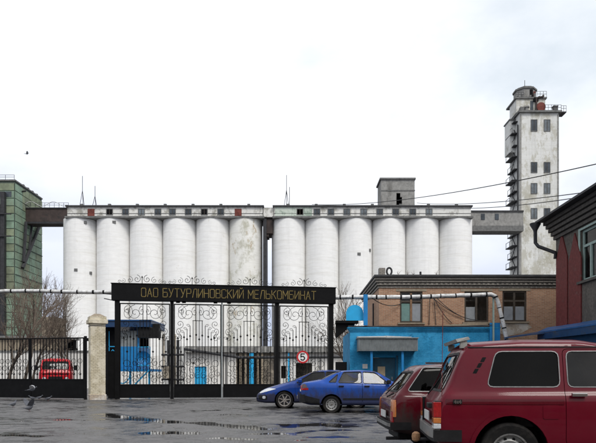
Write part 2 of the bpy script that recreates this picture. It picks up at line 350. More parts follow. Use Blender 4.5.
# wet asphalt
def asphalt(low=None):
    m, t, b = nmat('wet_asphalt')
    big = noise(t, 0.16, 8, 0.62, stretch=(1, 1.6, 1)); mid = noise(t, 1.1, 9, 0.72, stretch=(0.8, 1.5, 1)); fine = noise(t, 26, 5, 0.75)
    c = rampc(t, mid, [(0.28, (0.055, 0.053, 0.054)), (0.52, (0.100, 0.096, 0.098)), (0.80, (0.155, 0.149, 0.151))])
    c = mixc(t, rampc(t, fine, [(0.42, 0.0), (0.75, 0.55)]), c, (0.22, 0.21, 0.205))
    c = mixc(t, rampc(t, noise(t, 9, 6, 0.8), [(0.60, 0.0), (0.72, 0.75)]), c, (0.032, 0.030, 0.029))
    spots = rampc(t, noise(t, 1.9, 7, 0.72), [(0.515, 0.0), (0.575, 1.0)]); pale = rampc(t, noise(t, 3.3, 7, 0.75), [(0.56, 0.0), (0.66, 0.55)])
    c = mixc(t, pale, c, (0.19, 0.182, 0.182)); c = mixc(t, rampc(t, spots, [(0.0, 0.0), (1.0, 0.85)]), c, (0.030, 0.029, 0.030))
    vo = N(t, 'ShaderNodeTexVoronoi', feature='DISTANCE_TO_EDGE'); vo.inputs['Scale'].default_value = 0.42
    wp = N(t, 'ShaderNodeVectorMath', operation='MULTIPLY_ADD'); nn = N(t, 'ShaderNodeTexNoise'); nn.inputs['Scale'].default_value = 1.3; nn.inputs['Detail'].default_value = 6
    gp = N(t, 'ShaderNodeNewGeometry').outputs['Position']; t.links.new(gp, nn.inputs['Vector']); t.links.new(nn.outputs[1], wp.inputs[0]); wp.inputs[1].default_value = (1.6, 1.6, 0); t.links.new(gp, wp.inputs[2]); t.links.new(wp.outputs[0], vo.inputs['Vector'])
    crack = rampc(t, vo.outputs['Distance'], [(0.005, 0.8), (0.018, 0.0)]); c = mixc(t, crack, c, (0.022, 0.021, 0.021))
    wm = N(t, 'ShaderNodeMath', operation='MULTIPLY_ADD'); t.links.new(mid, wm.inputs[0]); wm.inputs[1].default_value = 0.55; t.links.new(big, wm.inputs[2])
    wet = rampc(t, wm.outputs[0], [(0.78, 0.0), (0.90, 1.0)])
    if low:                                        # low hollows of the uneven surface stay damp
        sz = N(t, 'ShaderNodeSeparateXYZ'); t.links.new(N(t, 'ShaderNodeNewGeometry').outputs['Position'], sz.inputs[0])
        za = N(t, 'ShaderNodeMath', operation='MULTIPLY_ADD'); t.links.new(noise(t, 7, 6, 0.75), za.inputs[0]); za.inputs[1].default_value = 0.008; t.links.new(sz.outputs[2], za.inputs[2])
        mr = N(t, 'ShaderNodeMapRange'); t.links.new(za.outputs[0], mr.inputs[0]); mr.inputs[1].default_value = low[0]; mr.inputs[2].default_value = low[1]; mr.inputs[3].default_value = 1.0; mr.inputs[4].default_value = 0.0
        wet = mr.outputs[0]
    c = mixc(t, wet, c, (0.030, 0.029, 0.030))
    t.links.new(c, b.inputs['Base Color'])
    r = rampc(t, mid, [(0.3, 0.48), (0.7, 0.72)]); r = mixc(t, spots, r, 0.30); r = mixc(t, wet, r, 0.24 if low else 0.16); t.links.new(r, b.inputs['Roughness'])
    h = N(t, 'ShaderNodeMath', operation='MULTIPLY_ADD'); t.links.new(fine, h.inputs[0]); h.inputs[1].default_value = 0.6; t.links.new(mid, h.inputs[2])
    n = N(t, 'ShaderNodeBump'); n.inputs['Distance'].default_value = 0.035; t.links.new(h.outputs[0], n.inputs['Height'])
    st = rampc(t, wet, [(0.0, 1.0), (1.0, 0.12)]); t.links.new(st, n.inputs['Strength']); t.links.new(n.outputs[0], b.inputs['Normal'])
    return m
M['asphalt'] = asphalt(); M['forecourt'] = asphalt((0.0195, 0.0262))
def water():
    m, t, b = nmat('puddle_water')
    b.inputs['Base Color'].default_value = (0.020, 0.019, 0.019, 1); b.inputs['Roughness'].default_value = 0.04; b.inputs['IOR'].default_value = 1.33
    bump(t, b, noise(t, 5, 3, 0.5), 0.04, 0.01); return m
M['water'] = water()
M['damp'] = plain('damp_dark_asphalt', (0.030, 0.028, 0.028), 0.38, var=0.55, scale=9, bmp=0.6)
M['patch'] = plain('pale_grit', (0.21, 0.195, 0.18), 0.95, var=0.35, scale=9, bmp=0.6)

# ------------------------------------------------------------------ ground
def sheet(x0, x1, y0, y1, z, nx=1, ny=1):
    mb = MB(); vs_ = [(x0+(x1-x0)*i/nx, y0+(y1-y0)*j/ny, z) for j in range(ny+1) for i in range(nx+1)]
    return mb.add(vs_, [(j*(nx+1)+i, j*(nx+1)+i+1, (j+1)*(nx+1)+i+1, (j+1)*(nx+1)+i) for j in range(ny) for i in range(nx)])
struct('ground', sheet(-2500, 2500, -400, 4500, 0.0), M['asphalt'])
def blob_ribbon(pix, half, seed, jit=0.35):       # irregular flat patch along a pixel path on the ground
    r_ = random.Random(seed); pts = []
    for (a, b) in zip(pix[:-1], pix[1:]):
        for k in range(8):
            f = k / 8; pts.append(gnd(a[0]+(b[0]-a[0])*f, a[1]+(b[1]-a[1])*f))
    pts.append(gnd(*pix[-1])); n = len(pts); L_, R_ = [], []
    for i, p in enumerate(pts):
        e = math.sin(math.pi * (i + 0.25) / (n - 0.5)) ** 0.6; tdir = (pts[min(i+1, n-1)] - pts[max(i-1, 0)]).normalized()
        q = Vector((-tdir.y, tdir.x, 0)); h1 = half*e*(1 + r_.uniform(-jit, jit)); h2 = half*e*(1 + r_.uniform(-jit, jit))
        L_.append(p + q*h1); R_.append(p - q*h2)
    return L_, R_
def ground_patch(name, pix, half, seed, mat, z):
    if name == 'puddle': ground_patch('damp_margin', pix, half*1.9, seed+70, M['damp'], 0.004); mat = M['water']
    L_, R_ = blob_ribbon(pix, half, seed, 0.55); mb = MB(); n = len(L_)
    mb.add([(p.x, p.y, z) for p in L_] + [(p.x, p.y, z) for p in R_], [(i, n+i, n+i+1, i+1) for i in range(n-1)])
    struct(name, mb, mat)
from mathutils import noise as mnoise
WATER_Z = 0.0130
dips = []
for pix, wd, dp in (([(106,414.5),(128,418),(150,420.5),(172,422.5),(205,424.5),(236,427),(262,429.5)], .34, .012), ([(146,434),(178,433.5),(205,435)], .26, .011), ([(292,426.5),(318,425),(348,427.5)], .34, .012),
        ([(256,434.5),(272,434),(292,435.5)], .2, .010), ([(326,431),(345,430.5),(358,431.5)], .16, .010), ([(225,415),(236,415)], .2, .008), ([(195,411),(215,411)], .3, .007), ([(60,420),(84,421)], .25, .007), ([(215,439),(255,440)], .2, .010), ([(310,438),(350,437.5)], .2, .010), ([(15,436),(40,437)], .2, .009)):
    pts = []
    for a, b in zip(pix[:-1], pix[1:]): pts += [gnd(a[0]+(b[0]-a[0])*k/10, a[1]+(b[1]-a[1])*k/10) for k in range(10)]
    for p in pts: dips.append((p.x, p.y, wd, dp))
cells = {}
for d_ in dips:
    for cx_ in range(int(math.floor(d_[0]))-1, int(math.floor(d_[0]))+2):
        for cy_ in range(int(math.floor(d_[1]))-1, int(math.floor(d_[1]))+2): cells.setdefault((cx_, cy_), []).append(d_)
X0, X1, Y0, Y1, ST_ = -19.0, 13.0, 9.3, 30.3, 0.075
nx_, ny_ = int((X1-X0)/ST_), int((Y1-Y0)/ST_); fv = []
for j_ in range(ny_+1):
    y = Y0 + (Y1-Y0)*j_/ny_
    for i_ in range(nx_+1):
        x = X0 + (X1-X0)*i_/nx_
        z = 0.0190 + 0.0075*mnoise.noise((x*.55, y*.55, 1.7)) + 0.0065*mnoise.noise((x*1.9, y*1.9, 4.1)) + 0.0050*mnoise.noise((x*5.2, y*5.2, 8.3)) + 0.0018*mnoise.noise((x*12, y*12, 2.2))
        q_ = cells.get((int(math.floor(x)), int(math.floor(y))))
        if q_:
            z -= max(d_[3]*math.exp(-(((x-d_[0])**2 + (y-d_[1])**2*.8)/(d_[2]*d_[2]))) for d_ in q_)
        e = min(x-X0, X1-x, y-Y0, Y1-y); k = min(1.0, e/0.8); z = max(0.004, z)*k + 0.004*(1-k)
        fv.append((x, y, z))
fo = MB(); fo.v = fv; fo.f = [(j_*(nx_+1)+i_, j_*(nx_+1)+i_+1, (j_+1)*(nx_+1)+i_+1, (j_+1)*(nx_+1)+i_) for j_ in range(ny_) for i_ in range(nx_)]
fm = fo.mesh('forecourt', M['forecourt'], recalc=False); fm.polygons.foreach_set('use_smooth', [True]*len(fm.polygons)); o = link('forecourt', fm); o['kind'] = 'structure'
struct('puddle_water', sheet(X0+1.0, X1-1.0, Y0+1.0, Y1-1.0, WATER_Z), M['water'])
ground_patch('grit_strip', [(92,400.4),(150,400.2),(205,400.6),(262,400.0),(330,399.6)], 0.40, 50, M['patch'], 0.004)

lit = MB(); lr = random.Random(99)
for k in range(2600):
    if k % 3: D_ = 9.5 + 21*lr.random()**1.3; X_ = (lr.random()*1.1-0.55)*D_
    else: D_ = 30.3 + lr.gauss(0, .35); X_ = lr.uniform(-16, 2)
    a_ = lr.uniform(.008, .024); th = lr.uniform(0, 6.28)
    lit.add([(X_+a_*math.cos(th+q*2.09), D_+a_*math.sin(th+q*2.09), .012) for q in range(3)] + [(X_, D_, .018+a_*lr.uniform(.4, 1.0))], [(0,1,3),(1,2,3),(2,0,3)])
lo = link('loose_grit', lit.mesh('loose_grit', plain('loose_stones', (0.11, 0.10, 0.09), 0.9, var=0.5, scale=3))); lo['kind'] = 'stuff'; lo['label'] = 'loose grit and small stones scattered over the forecourt'
# ------------------------------------------------------------------ walls with openings
def wall(a0, a1, z0, z1, b0, b1, holes, axis='y'):
    us = sorted(set([a0, a1] + [h[0] for h in holes] + [h[1] for h in holes])); vs2 = sorted(set([z0, z1] + [h[2] for h in holes] + [h[3] for h in holes]))
    mb = MB()
    for i in range(len(us)-1):
        for j in range(len(vs2)-1):
            cu, cv = (us[i]+us[i+1])/2, (vs2[j]+vs2[j+1])/2
            if any(h[0] < cu < h[1] and h[2] < cv < h[3] for h in holes): continue
            if axis == 'y': mb.box(us[i], us[i+1], b0, b1, vs2[j], vs2[j+1])
            else: mb.box(b0, b1, us[i], us[i+1], vs2[j], vs2[j+1])
    return mb
def ringbox(mb, x0, x1, z0, z1, y0, y1, t):
    mb.box(x0, x0+t, y0, y1, z0, z1).box(x1-t, x1, y0, y1, z0, z1).box(x0+t, x1-t, y0, y1, z1-t, z1).box(x0+t, x1-t, y0, y1, z0, z0+t); return mb

# ------------------------------------------------------------------ grain silos
DS = 109.0; SP = F / DS
def silo_block(name, label, xs0, n, xs1, stained_last, mirror, gmat, doors):
    r = (gx(xs1, DS+3) - gx(xs0, DS+3)) / (2*n); x0 = gx(xs0, DS+3); cy = DS + 3.0; ztop = gz(217, DS)
    t = thing(name, label, 'grain silo', (x0 + r*n, cy, 0))
    for i in range(n):
        c = x0 + r*(2*i+1); nn = 56
        prof = [(r, -0.2), (r, ztop*0.25), (r, ztop*0.5), (r, ztop*0.75), (r, ztop)]
        part(t, 'silo', MB().lathe(prof, nn, 'z', (c, cy, 0)), M['silo_stained'] if i in stained_last else M['silo'], smooth=True)
        f = MB().box(c-r-0.02, c+r-0.02, cy-0.4, cy+0.4, 0, ztop-0.01)   # concrete filler between cylinders
        part(t, 'joint_wall', f, M['silo'])
    gx0, gx1 = gx(xs0+2, DS), gx(xs1, DS); gy0, gy1 = DS + 0.35, cy + 3
    zg0, zg1 = gz(216.2, DS), gz(206.5, DS)
    part(t, 'floor_slab', MB().box(gx0-0.3, gx1+0.3, DS-0.15, gy1+0.2, zg0-0.32, zg0), M['slab'])
    g = part(t, 'gallery_wall', MB().box(gx0, gx1, gy0, gy1, zg0, zg1), gmat)
    part(t, 'roof', MB().box(gx0-0.25, gx1+0.25, gy0-0.35, gy1+0.3, zg1, zg1+0.26), M['roofing'])
    lines = MB().box(gx0, gx1, gy0-0.05, gy0, zg0+0.55, zg0+0.62)
    part(t, 'cable_run', lines, M['steel'])
    wins = doors['win']
    for k, xw in enumerate(wins):
        c = gx(xw, DS); hw = 0.52; z0 = gz(214.2, DS); z1 = gz(208.6, DS)
        wo = part(t, 'window', ringbox(MB(), c-hw-0.1, c+hw+0.1, z0-0.08, z1+0.08, gy0-0.09, gy0+0.02, 0.11), M['slab'])
        part(wo, 'pane', MB().box(c-hw+0.01, c+hw-0.01, gy0-0.05, gy0-0.01, z0+0.03, z1-0.03), rnd.choice((M['winglass'], M['winglass'], M['dark'], M['pane_pale'])))
        part(wo, 'glazing_bar', MB().box(c-0.04, c+0.04, gy0-0.08, gy0-0.052, z0+0.03, z1-0.03), M['frame_dark'])
    for xw in doors['door']:
        c = gx(xw, DS); part(t, 'hatch_door', MB().box(c-0.62, c+0.62, gy0-0.08, gy0+0.02, gz(215.5, DS), gz(208.3, DS)), M['rust'])
    for k in range(7):
        xp = gx0 + (gx1-gx0)*(k+0.5)/7; part(t, 'roof_vent', MB().box(xp-0.25, xp+0.25, gy0+0.05, gy0+0.55, zg1+0.26, zg1+0.62), M['slab'])
    for k, xw in enumerate(doors.get('marks', [])):
        c = gx(xw[0], DS); z = gz(xw[1], DS); d = 0.0
        i = min(n-1, int((c - x0) / (2*r))); cc = x0 + r*(2*i+1); yy = cy - math.sqrt(max(0, r*r-(c-cc)**2))
        part(t, 'inspection_hatch', MB().box(c-0.3, c+0.3, yy-0.08, yy+0.3, z-0.25, z+0.25), M['slab'])
    return t, zg1
s1, ZR = silo_block('silo_block', 'block of six white silos on the left with one stained at its right end', 64.5, 6, 262.5, (5,), False, M['gallery'],
    {'win': [109,125,141,157.5,172,188,204,220.5], 'door': [90.5,238], 'marks': [(84,222),(114,222),(76,270),(88,272)]})
s2, _ = silo_block('silo_block', 'block of six white silos on the right, beside the tall square tower', 272, 6, 471.5, (), True, M['gallery'],
    {'win': [300,317,331,347,364,380,396,413,429.5], 'door': [], 'marks': [(370,249),(359,254)]})
part(s2, 'green_wall_facing', MB().box(gx(275, DS), gx(312, DS), DS+0.30, DS+0.347, gz(216.1, DS), gz(206.6, DS)), M['gallery_green'])
# end pier of the stained silo and the passage between the blocks
c0, c1 = gx(262.8, DS), gx(266.3, DS)
mb = MB().box(c0, c1, DS+0.6, DS+5.2, 0, gz(217.8, DS))
pier = thing('silo_link', 'dark narrow shaft with passage filling top of the gap between silo blocks', 'passage', (c0, DS+3, 0))
part(pier, 'shaft', mb, M['steel'])
part(pier, 'passage_floor', MB().box(c1+0.01, gx(272.4, DS), DS+1.0, DS+5, gz(232, DS), gz(217.8, DS)), M['bridge'])
part(pier, 'passage_gallery', MB().box(gx(262.9, DS)+0.05, gx(273.6, DS)-0.02, DS+0.6, DS+5.5, gz(216, DS), gz(206.6, DS)), M['gallery'])
part(pier, 'bracket', MB().box(c1+0.01, gx(268.5, DS), DS+1.2, DS+4, gz(235, DS), gz(232, DS)), M['bridge'])
# grey head house standing on the right gallery
ox = (gx(382, DS), gx(416, DS)); zz = (ZR + 0.27, gz(177.5, DS))
hh = thing('rooftop_hoist_house', 'grey concrete hoist house standing on the right silo gallery', 'building', ((ox[0]+ox[1])/2, DS+3, zz[0]))
hole = (gx(397.5, DS), gx(401.5, DS), gz(203, DS), gz(191, DS))
part(hh, 'wall', wall(ox[0], ox[1], zz[0], zz[1], DS+1.2, DS+1.6, [hole, (gx(401.5, DS), gx(403.2, DS), gz(203, DS), gz(195, DS))]).box(ox[0], ox[0]+0.3, DS+1.6, DS+6, zz[0], zz[1]).box(ox[1]-0.3, ox[1], DS+1.6, DS+6, zz[0], zz[1]).box(ox[0]+0.3, ox[1]-0.3, DS+5.7, DS+6, zz[0], zz[1]), M['concrete'])
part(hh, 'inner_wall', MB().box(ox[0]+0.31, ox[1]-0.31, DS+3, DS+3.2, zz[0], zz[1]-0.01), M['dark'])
part(hh, 'roof', MB().box(ox[0]-0.25, ox[1]+0.15, DS+0.95, DS+6.2, zz[1], zz[1]+0.3), M['slab'])
part(hh, 'ledge', MB().box(ox[0]-0.06, ox[1]+0.06, DS+1.12, DS+1.198, gz(189, DS), gz(188, DS)), M['slab'])
def mast(name, label, x, D, ytop, ybase, legs=True):
    b = px(x, ybase, D); b.z = ZR + 0.26; top = gz(ytop, D)
    t = thing(name, label, 'antenna', b, 0)
    hb = (top - b.z) * 0.55
    part(t, 'whip', MB().tube([(b.x, b.y, b.z + (hb if legs else 0)), (b.x, b.y, top)], 0.05, 5), M['steel'])
    if legs:
        for (dx, dy) in ((-0.5, -0.3), (0.5, -0.3), (0, 0.5)):
            part(t, 'strut', MB().tube([(b.x+dx, b.y+dy, b.z), (b.x, b.y, b.z+hb+0.1)], 0.05, 5), M['steel'])
    return t
mast('lattice_mast', 'tall tripod antenna mast above the leftmost silo', 82.5, DS+3, 176, 205)
mast('lattice_mast', 'short antenna mast just right of the tall tripod mast', 95, DS+3, 186, 205)
mast('lattice_mast', 'tripod antenna mast on the gallery near the gap between silo blocks', 286.5, DS+3, 175, 205)
mast('lattice_mast', 'thin short antenna beside the central tripod mast', 289.5, DS+3.6, 187, 205, False)

# ------------------------------------------------------------------ elevator tower on the right
DT = 113.0
tx0, tx1 = gx(520, DT), gx(558.5, DT); ty1 = tx0 * F / (510.0 - CX); tz1 = gz(113, DT)
tw = thing('elevator_tower', 'tall square weathered white elevator tower with stepped top', 'tower', ((tx0+tx1)/2, DT+3, 0))
part(tw, 'shaft', MB().box(tx0, tx1, DT, ty1, 0, tz1), M['tower'])
part(tw, 'side_wall', MB().box(tx0-0.05, tx0-0.003, DT+0.02, ty1, 0, tz1-0.02), M['tower_side'])
part(tw, 'corner_strip', MB().box(tx0-0.07, tx0+0.25, DT-0.06, DT-0.003, 0, tz1-0.3).box(tx1-0.25, tx1+0.06, DT-0.06, DT-0.003, 0, tz1-0.3), M['concrete'])
part(tw, 'cornice', MB().box(tx0-0.4, tx1+0.5, DT-0.45, ty1+0.4, tz1, tz1+0.35), M['slab'])
for yw in (125.5, 167.5, 188.5, 213.5):
    for xw in (534, 547):
        c = gx(xw, DT); z = gz(yw, DT); hw, hh2 = 0.52, (1.02 if yw < 130 else 0.92)
        wo = part(tw, 'window', ringbox(MB(), c-hw-0.09, c+hw+0.09, z-hh2-0.09, z+hh2+0.09, DT-0.10, DT+0.02, 0.10), M['slab'])
        part(wo, 'pane', MB().box(c-hw+0.01, c+hw-0.01, DT-0.06, DT-0.01, z-hh2+0.01, z+hh2-0.01), rnd.choice((M['winglass'], M['dark'], M['pane_pale'])))
        part(wo, 'glazing_bar', MB().box(c-0.04, c+0.04, DT-0.09, DT-0.062, z-hh2+0.01, z+hh2-0.01), M['frame_dark'])
# stair landings on the left side
for k, yp in enumerate((124, 135.5, 147.5, 158.5, 171, 182, 193, 203, 236, 247, 258, 268)):
    z = gz(yp, DT+2); d = 0.75 + 0.35*(k % 2)
    ld = MB().box(tx0-d-0.05, tx0-0.06, DT+1.0, DT+4.6, z, z+0.16)
    lo = part(tw, 'landing', ld, M['steel'])
    rail = MB()
    for yy in (DT+1.1, DT+2.6, DT+4.5): rail.box(tx0-d, tx0-d+0.07, yy, yy+0.07, z+0.16, z+1.2)
    rail.box(tx0-d, tx0-d+0.06, DT+1.17, DT+4.5, z+1.1, z+1.17)
    part(lo, 'railing', rail, M['steel'])
    part(lo, 'ladder', MB().tube([(tx0-0.35, DT+1.5 + 2*(k % 2), z-1.9), (tx0-0.35, DT+3.2-2*(k % 2)*0.9, z+0.05)], 0.09, 4), M['steel'])
part(tw, 'vertical_pipe', MB().tube([(tx0-0.25, DT+0.5, 8), (tx0-0.25, DT+0.5, tz1-2)], 0.13, 6), M['steel'])
part(tw, 'side_cabin', MB().box(tx0-1.15, tx0-0.06, DT+2.2, ty1-0.3, gz(148, DT), gz(115.5, DT)), M['tower_side'])
part(tw, 'side_cabin_roof', MB().box(tx0-1.3, tx0-0.06, DT+2.0, ty1-0.1, gz(115.5, DT), gz(114.3, DT)), M['slab'])
# upper tiers
u0, u1 = gx(517.5, DT), gx(546.5, DT); uz0, uz1 = tz1+0.35, gz(97.5, DT)
part(tw, 'upper_storey', MB().prism([(u0,DT+0.6),(u1,DT+0.6),(u1,DT+5.2),(u0+0.6,DT+5.2),(u0,DT+4.2)], uz0, uz1, 'z'), M['tower'])
part(tw, 'upper_cornice', MB().box(u0-0.25, u1+0.25, DT+0.35, DT+5.5, uz1, uz1+0.28), M['slab'])
part(tw, 'doorway', MB().box(gx(531.5, DT), gx(534.5, DT), DT+0.55, DT+0.597, uz0, uz0+2.2), M['winglass'])
part(tw, 'rust_tank', MB().lathe([(0.3,0),(0.85,0.08),(0.88,0.3),(0.82,0.5),(0.3,0.56)], 18, 'y', (gx(541.5, DT), DT+0.02, uz0+0.9)), M['rust'], smooth=True)
part(tw, 'hoist', MB().box(gx(534.5, DT), gx(539, DT), DT+0.2, DT+0.58, uz0+2.0, uz0+2.7), M['dark'])
v0, v1 = gx(520.5, DT), gx(541, DT); vz0, vz1 = uz1+0.28, gz(85.5, DT)
cxm = (v0+v1)/2; rr = (v1-v0)/2
octo = [(cxm + rr*1.06*math.cos(R(22.5+45*k)), DT+3 + rr*1.06*math.sin(R(22.5+45*k))) for k in range(8)]
part(tw, 'lantern', MB().prism(octo, vz0, vz1, 'z'), M['concrete'])
part(tw, 'lantern_cornice', MB().prism([((p[0]-cxm)*1.1+cxm, (p[1]-DT-3)*1.1+DT+3) for p in octo], vz1, vz1+0.3, 'z'), M['slab'])
part(tw, 'lantern_cap', MB().prism([((p[0]-cxm)*0.85+cxm, (p[1]-DT-3)*0.85+DT+3) for p in octo], vz1+0.3, vz1+0.6, 'z'), M['slab'])
fy = DT + 3 - rr*1.06*math.cos(R(22.5))
part(tw, 'lantern_door', MB().box(gx(532, DT), gx(535.2, DT), fy-0.06, fy-0.003, vz0+0.1, vz1-0.2), M['dark'])
part(tw, 'red_panel', MB().box(gx(535.6, DT), gx(538, DT), fy-0.06, fy-0.003, vz0+0.1, vz1-0.6), M['rust'])
for k in range(7):
    xk = u0 + 0.3 + (u1-u0-0.6)*k/6; hk = (0.7, 1.3, 0.5, 1.0, 1.6, 0.6, 1.1)[k]
    part(tw, 'vent_stub', MB().box(xk-0.14, xk+0.14, DT+0.62, DT+0.9, uz1+0.281, uz1+0.28+hk*0.5), M['slab'])
part(tw, 'cowl', MB().lathe([(0.35,0),(0.35,0.7),(0.55,0.75),(0.5,1.0),(0.05,1.2)], 12, 'z', (gx(527, DT), DT+0.25, tz1+0.35)), M['concrete'], smooth=True)
part(tw, 'duct', MB().tube([(gx(537, DT), DT+0.3, uz0), (gx(537, DT), DT+0.3, uz0+2.6), (gx(544, DT), DT+0.3, uz0+2.9)], 0.18, 7), M['bridge'])
for dx in (-0.35, 0.35): part(tw, 'mast_leg', MB().tube([(cxm+dx, DT+3, vz1+0.6), (cxm, DT+3, gz(78, DT))], 0.05, 5), M['steel'])
part(tw, 'mast', MB().tube([(cxm, DT+3, gz(80, DT)), (cxm, DT+3, gz(72.5, DT))], 0.05, 5), M['steel'])
def rails(parent, x0, x1, y, z, h=1.1, n=5):
    mb = MB().box(x0, x1, y, y+0.05, z+h-0.05, z+h).box(x0, x1, y, y+0.05, z+h*0.5, z+h*0.5+0.05)
    for k in range(n+1):
        x = x0 + (x1-x0-0.05)*k/n; mb.box(x, x+0.05, y-0.003, y+0.053, z, z+h-0.05)
    return part(parent, 'railing', mb, M['steel'])
rails(tw, u1-0.4, tx1+0.4, DT-0.3, tz1+0.35); rails(tw, u0-0.2, u0+1.4, DT+0.4, uz1+0.28, 0.9, 3); rails(tw, v1-0.6, u1+0.2, DT+0.4, uz1+0.28, 1.1, 3)
part(tw, 'bollard', MB().box(tx1-0.9, tx1-0.15, DT, DT+0.7, tz1+0.35, tz1+1.2).box(tx1-1.0, tx1-0.05, DT-0.1, DT+0.8, tz1+1.2, tz1+1.4), M['slab'])
part(tw, 'bollard', MB().box(tx0+0.1, tx0+0.85, DT, DT+0.58, tz1+0.35, tz1+1.2), M['slab'])
part(tw, 'platform', MB().box(tx1+0.5, tx1+1.5, DT, DT+2, tz1+0.1, tz1+0.3), M['steel']); rails(tw, tx1+0.5, tx1+1.5, DT, tz1+0.3, 1.1, 2)

# ------------------------------------------------------------------ conveyor bridges
bx0, bx1 = gx(471.5, DS)+0.35, tx0-0.07
br = thing('conveyor_bridge', 'grey concrete conveyor bridge between the right silos and the tower', 'bridge', ((bx0+bx1)/2, DS+3, 0))
zb0, zb1 = gz(231, DS+2), gz(211, DS+2)
part(br, 'girder', MB().box(bx0, bx1, DS+2, DS+5, zb0, zb0+1.0), M['slab'])
part(br, 'wall', MB().box(bx0, bx1, DS+2.1, DS+4.9, zb0+1.0, zb1-0.15), M['concrete'])
part(br, 'roof', MB().box(bx0, bx1, DS+1.9, DS+5.1, zb1-0.15, zb1+0.1), M['roofing'])
for xw in (483, 497):
    c = gx(xw, DS+2); part(br, 'window', MB().box(c-0.35, c+0.35, DS+2.03, DS+2.097, zb1-1.6, zb1-0.5), M['winglass'])
DG = 107.0; gxw = gx(15, DG); dg2 = gxw * F / (42 - CX); zgt = gz(181, DG)
lx0, lx1 = gxw+0.12, gx(66.5, DS)-0.35
bl = thing('conveyor_bridge', 'dark brown sheet metal conveyor bridge between green building and left silos', 'bridge', ((lx0+lx1)/2, DS+3, 0))
zl0, zl1 = gz(223.5, DS+2), gz(208.5, DS+2)
part(bl, 'wall', MB().box(lx0, lx1, DS+2, DS+4.6, zl0, zl1), M['bridge'])
part(bl, 'roof', MB().box(lx0, lx1, DS+1.8, DS+4.8, zl1, zl1+0.15), M['roofing'])
part(bl, 'bottom_chord', MB().box(lx0, lx1, DS+1.85, DS+1.997, zl0-0.05, zl0+0.3), M['steel'])
rails(bl, lx0, lx1, DS+1.9, zl1+0.15, 0.9, 9)
part(bl, 'hose', MB().tube([(lx0+(lx1-lx0)*k/16, DS+1.7, zl1+0.75+0.45*math.sin(k*0.75)) for k in range(17)], 0.05, 5), M['pale_sheet'])

# ------------------------------------------------------------------ green panelled building on the left
gb = thing('panelled_workhouse', 'tall green panelled building at the far left edge with chutes', 'building', (gxw-5, DG+5, 0))
part(gb, 'core', MB().box(gxw-12, gxw-0.05, DG+0.05, dg2, 0, zgt), M['joint'])
rows = 26; ph = (zgt - 0.6) / rows
def panel_mesh(w_, h_, d_, axis, mat):
    mb = MB(); b_ = 0.03
    if axis == 'y': mb.hexa([(0,0,0),(w_,0,0),(w_,d_,0),(0,d_,0),(0,0,h_),(w_,0,h_),(w_,d_,h_),(0,d_,h_)])
    else: mb.hexa([(0,0,0),(d_,0,0),(d_,w_,0),(0,w_,0),(0,0,h_),(d_,0,h_),(d_,w_,h_),(0,w_,h_)])
    return mb.mesh('wall_panel', mat)
sw = (dg2 - DG) / 4
meshes = {('x', k): panel_mesh(sw-0.12, ph-0.12, 0.08, 'x', m_) for k, m_ in enumerate((M['green'], M['green_olive']))}
meshes.update({('y', k): panel_mesh(2.9-0.12, ph-0.12, 0.08, 'y', m_) for k, m_ in enumerate((M['green'], M['green_olive']))})
for j in range(rows):
    if j < 4: continue
    for i in range(4):
        k = 1 if (j > rows-4 and i > 0) or rnd.random() < 0.12 else 0
        o = link('wall_panel', meshes[('x', k)], gb); o.location = Vector((gxw-0.05+rnd.uniform(0, 0.03), DG+0.05+i*sw+0.06, 0.3+j*ph)) - gb.location
    for i in range(2):
        if i == 1 and j % 2: pass
        k = 1 if rnd.random() < 0.3 else 0
        o = link('wall_panel', meshes[('y', k)], gb); o.location = Vector((gxw-2.95*(i+1), DG-0.035-rnd.uniform(0, 0.03), 0.3+j*ph)) - gb.location
part(gb, 'parapet', MB().box(gxw-12.1, gxw+0.1, DG-0.12, DG+0.3, zgt, zgt+0.25).box(gxw-0.25, gxw+0.1, DG+0.3, dg2+0.1, zgt, zgt+0.25), M['slab'])
rails(gb, gxw-8, gxw-0.1, DG-0.05, zgt+0.25, 0.85, 5)
part(gb, 'window_band', MB().box(gxw-8, gxw-0.6, DG-0.10, DG-0.07, gz(197, DG), gz(191.5, DG)), M['winglass'])
part(gb, 'pipe_rack', MB().box(gxw-2.2, gxw-1.5, DG-0.9, DG-0.08, 3, gz(193, DG)).box(gxw-3.4, gxw-2.5, DG-0.7, DG-0.08, 2, gz(205, DG)), M['steel'])
part(gb, 'fire_escape', MB().box(gxw-2.5, gxw-0.2, DG-1.2, DG-0.95, gz(216, DG), gz(215, DG)).box(gxw-2.5, gxw-0.2, DG-1.2, DG-0.95, gz(238, DG), gz(237, DG)), M['steel'])
for (a, b, r_) in (((23,222),(20.5,262),0.28), ((36.5,226),(19.5,268),0.32), ((30,216),(26,250),0.20), ((27,224),(33,226),0.2)):
    Da = gxw*F/(a[0]-CX); Db = gxw*F/(b[0]-CX)
    pa, pb = px(a[0], a[1], Da), px(b[0], b[1], Db); pa.x += 0.55; pb.x += 0.55
    part(gb, 'chute', MB().tube([pa, pb], r_, 7), M['steel'])
for j in (6, 10, 14, 18): part(gb, 'string_course', MB().box(gxw+0.05, gxw+0.14, DG, dg2, 0.3+j*ph-0.12, 0.3+j*ph), M['joint'])
part(gb, 'wall_lamp', MB().tube([(gxw+0.05, DG+2.6, gz(190.5, DG+2)), (gxw+0.8, DG+2.6, gz(190, DG+2))], 0.16, 6), M['steel'])
for k in range(4):
    yy = DG+4+k*1.9; part(gb, 'roof_fixture', MB().box(gxw-0.7, gxw-0.3, yy, yy+0.5, zgt+0.251, zgt+0.7), M['slab'])

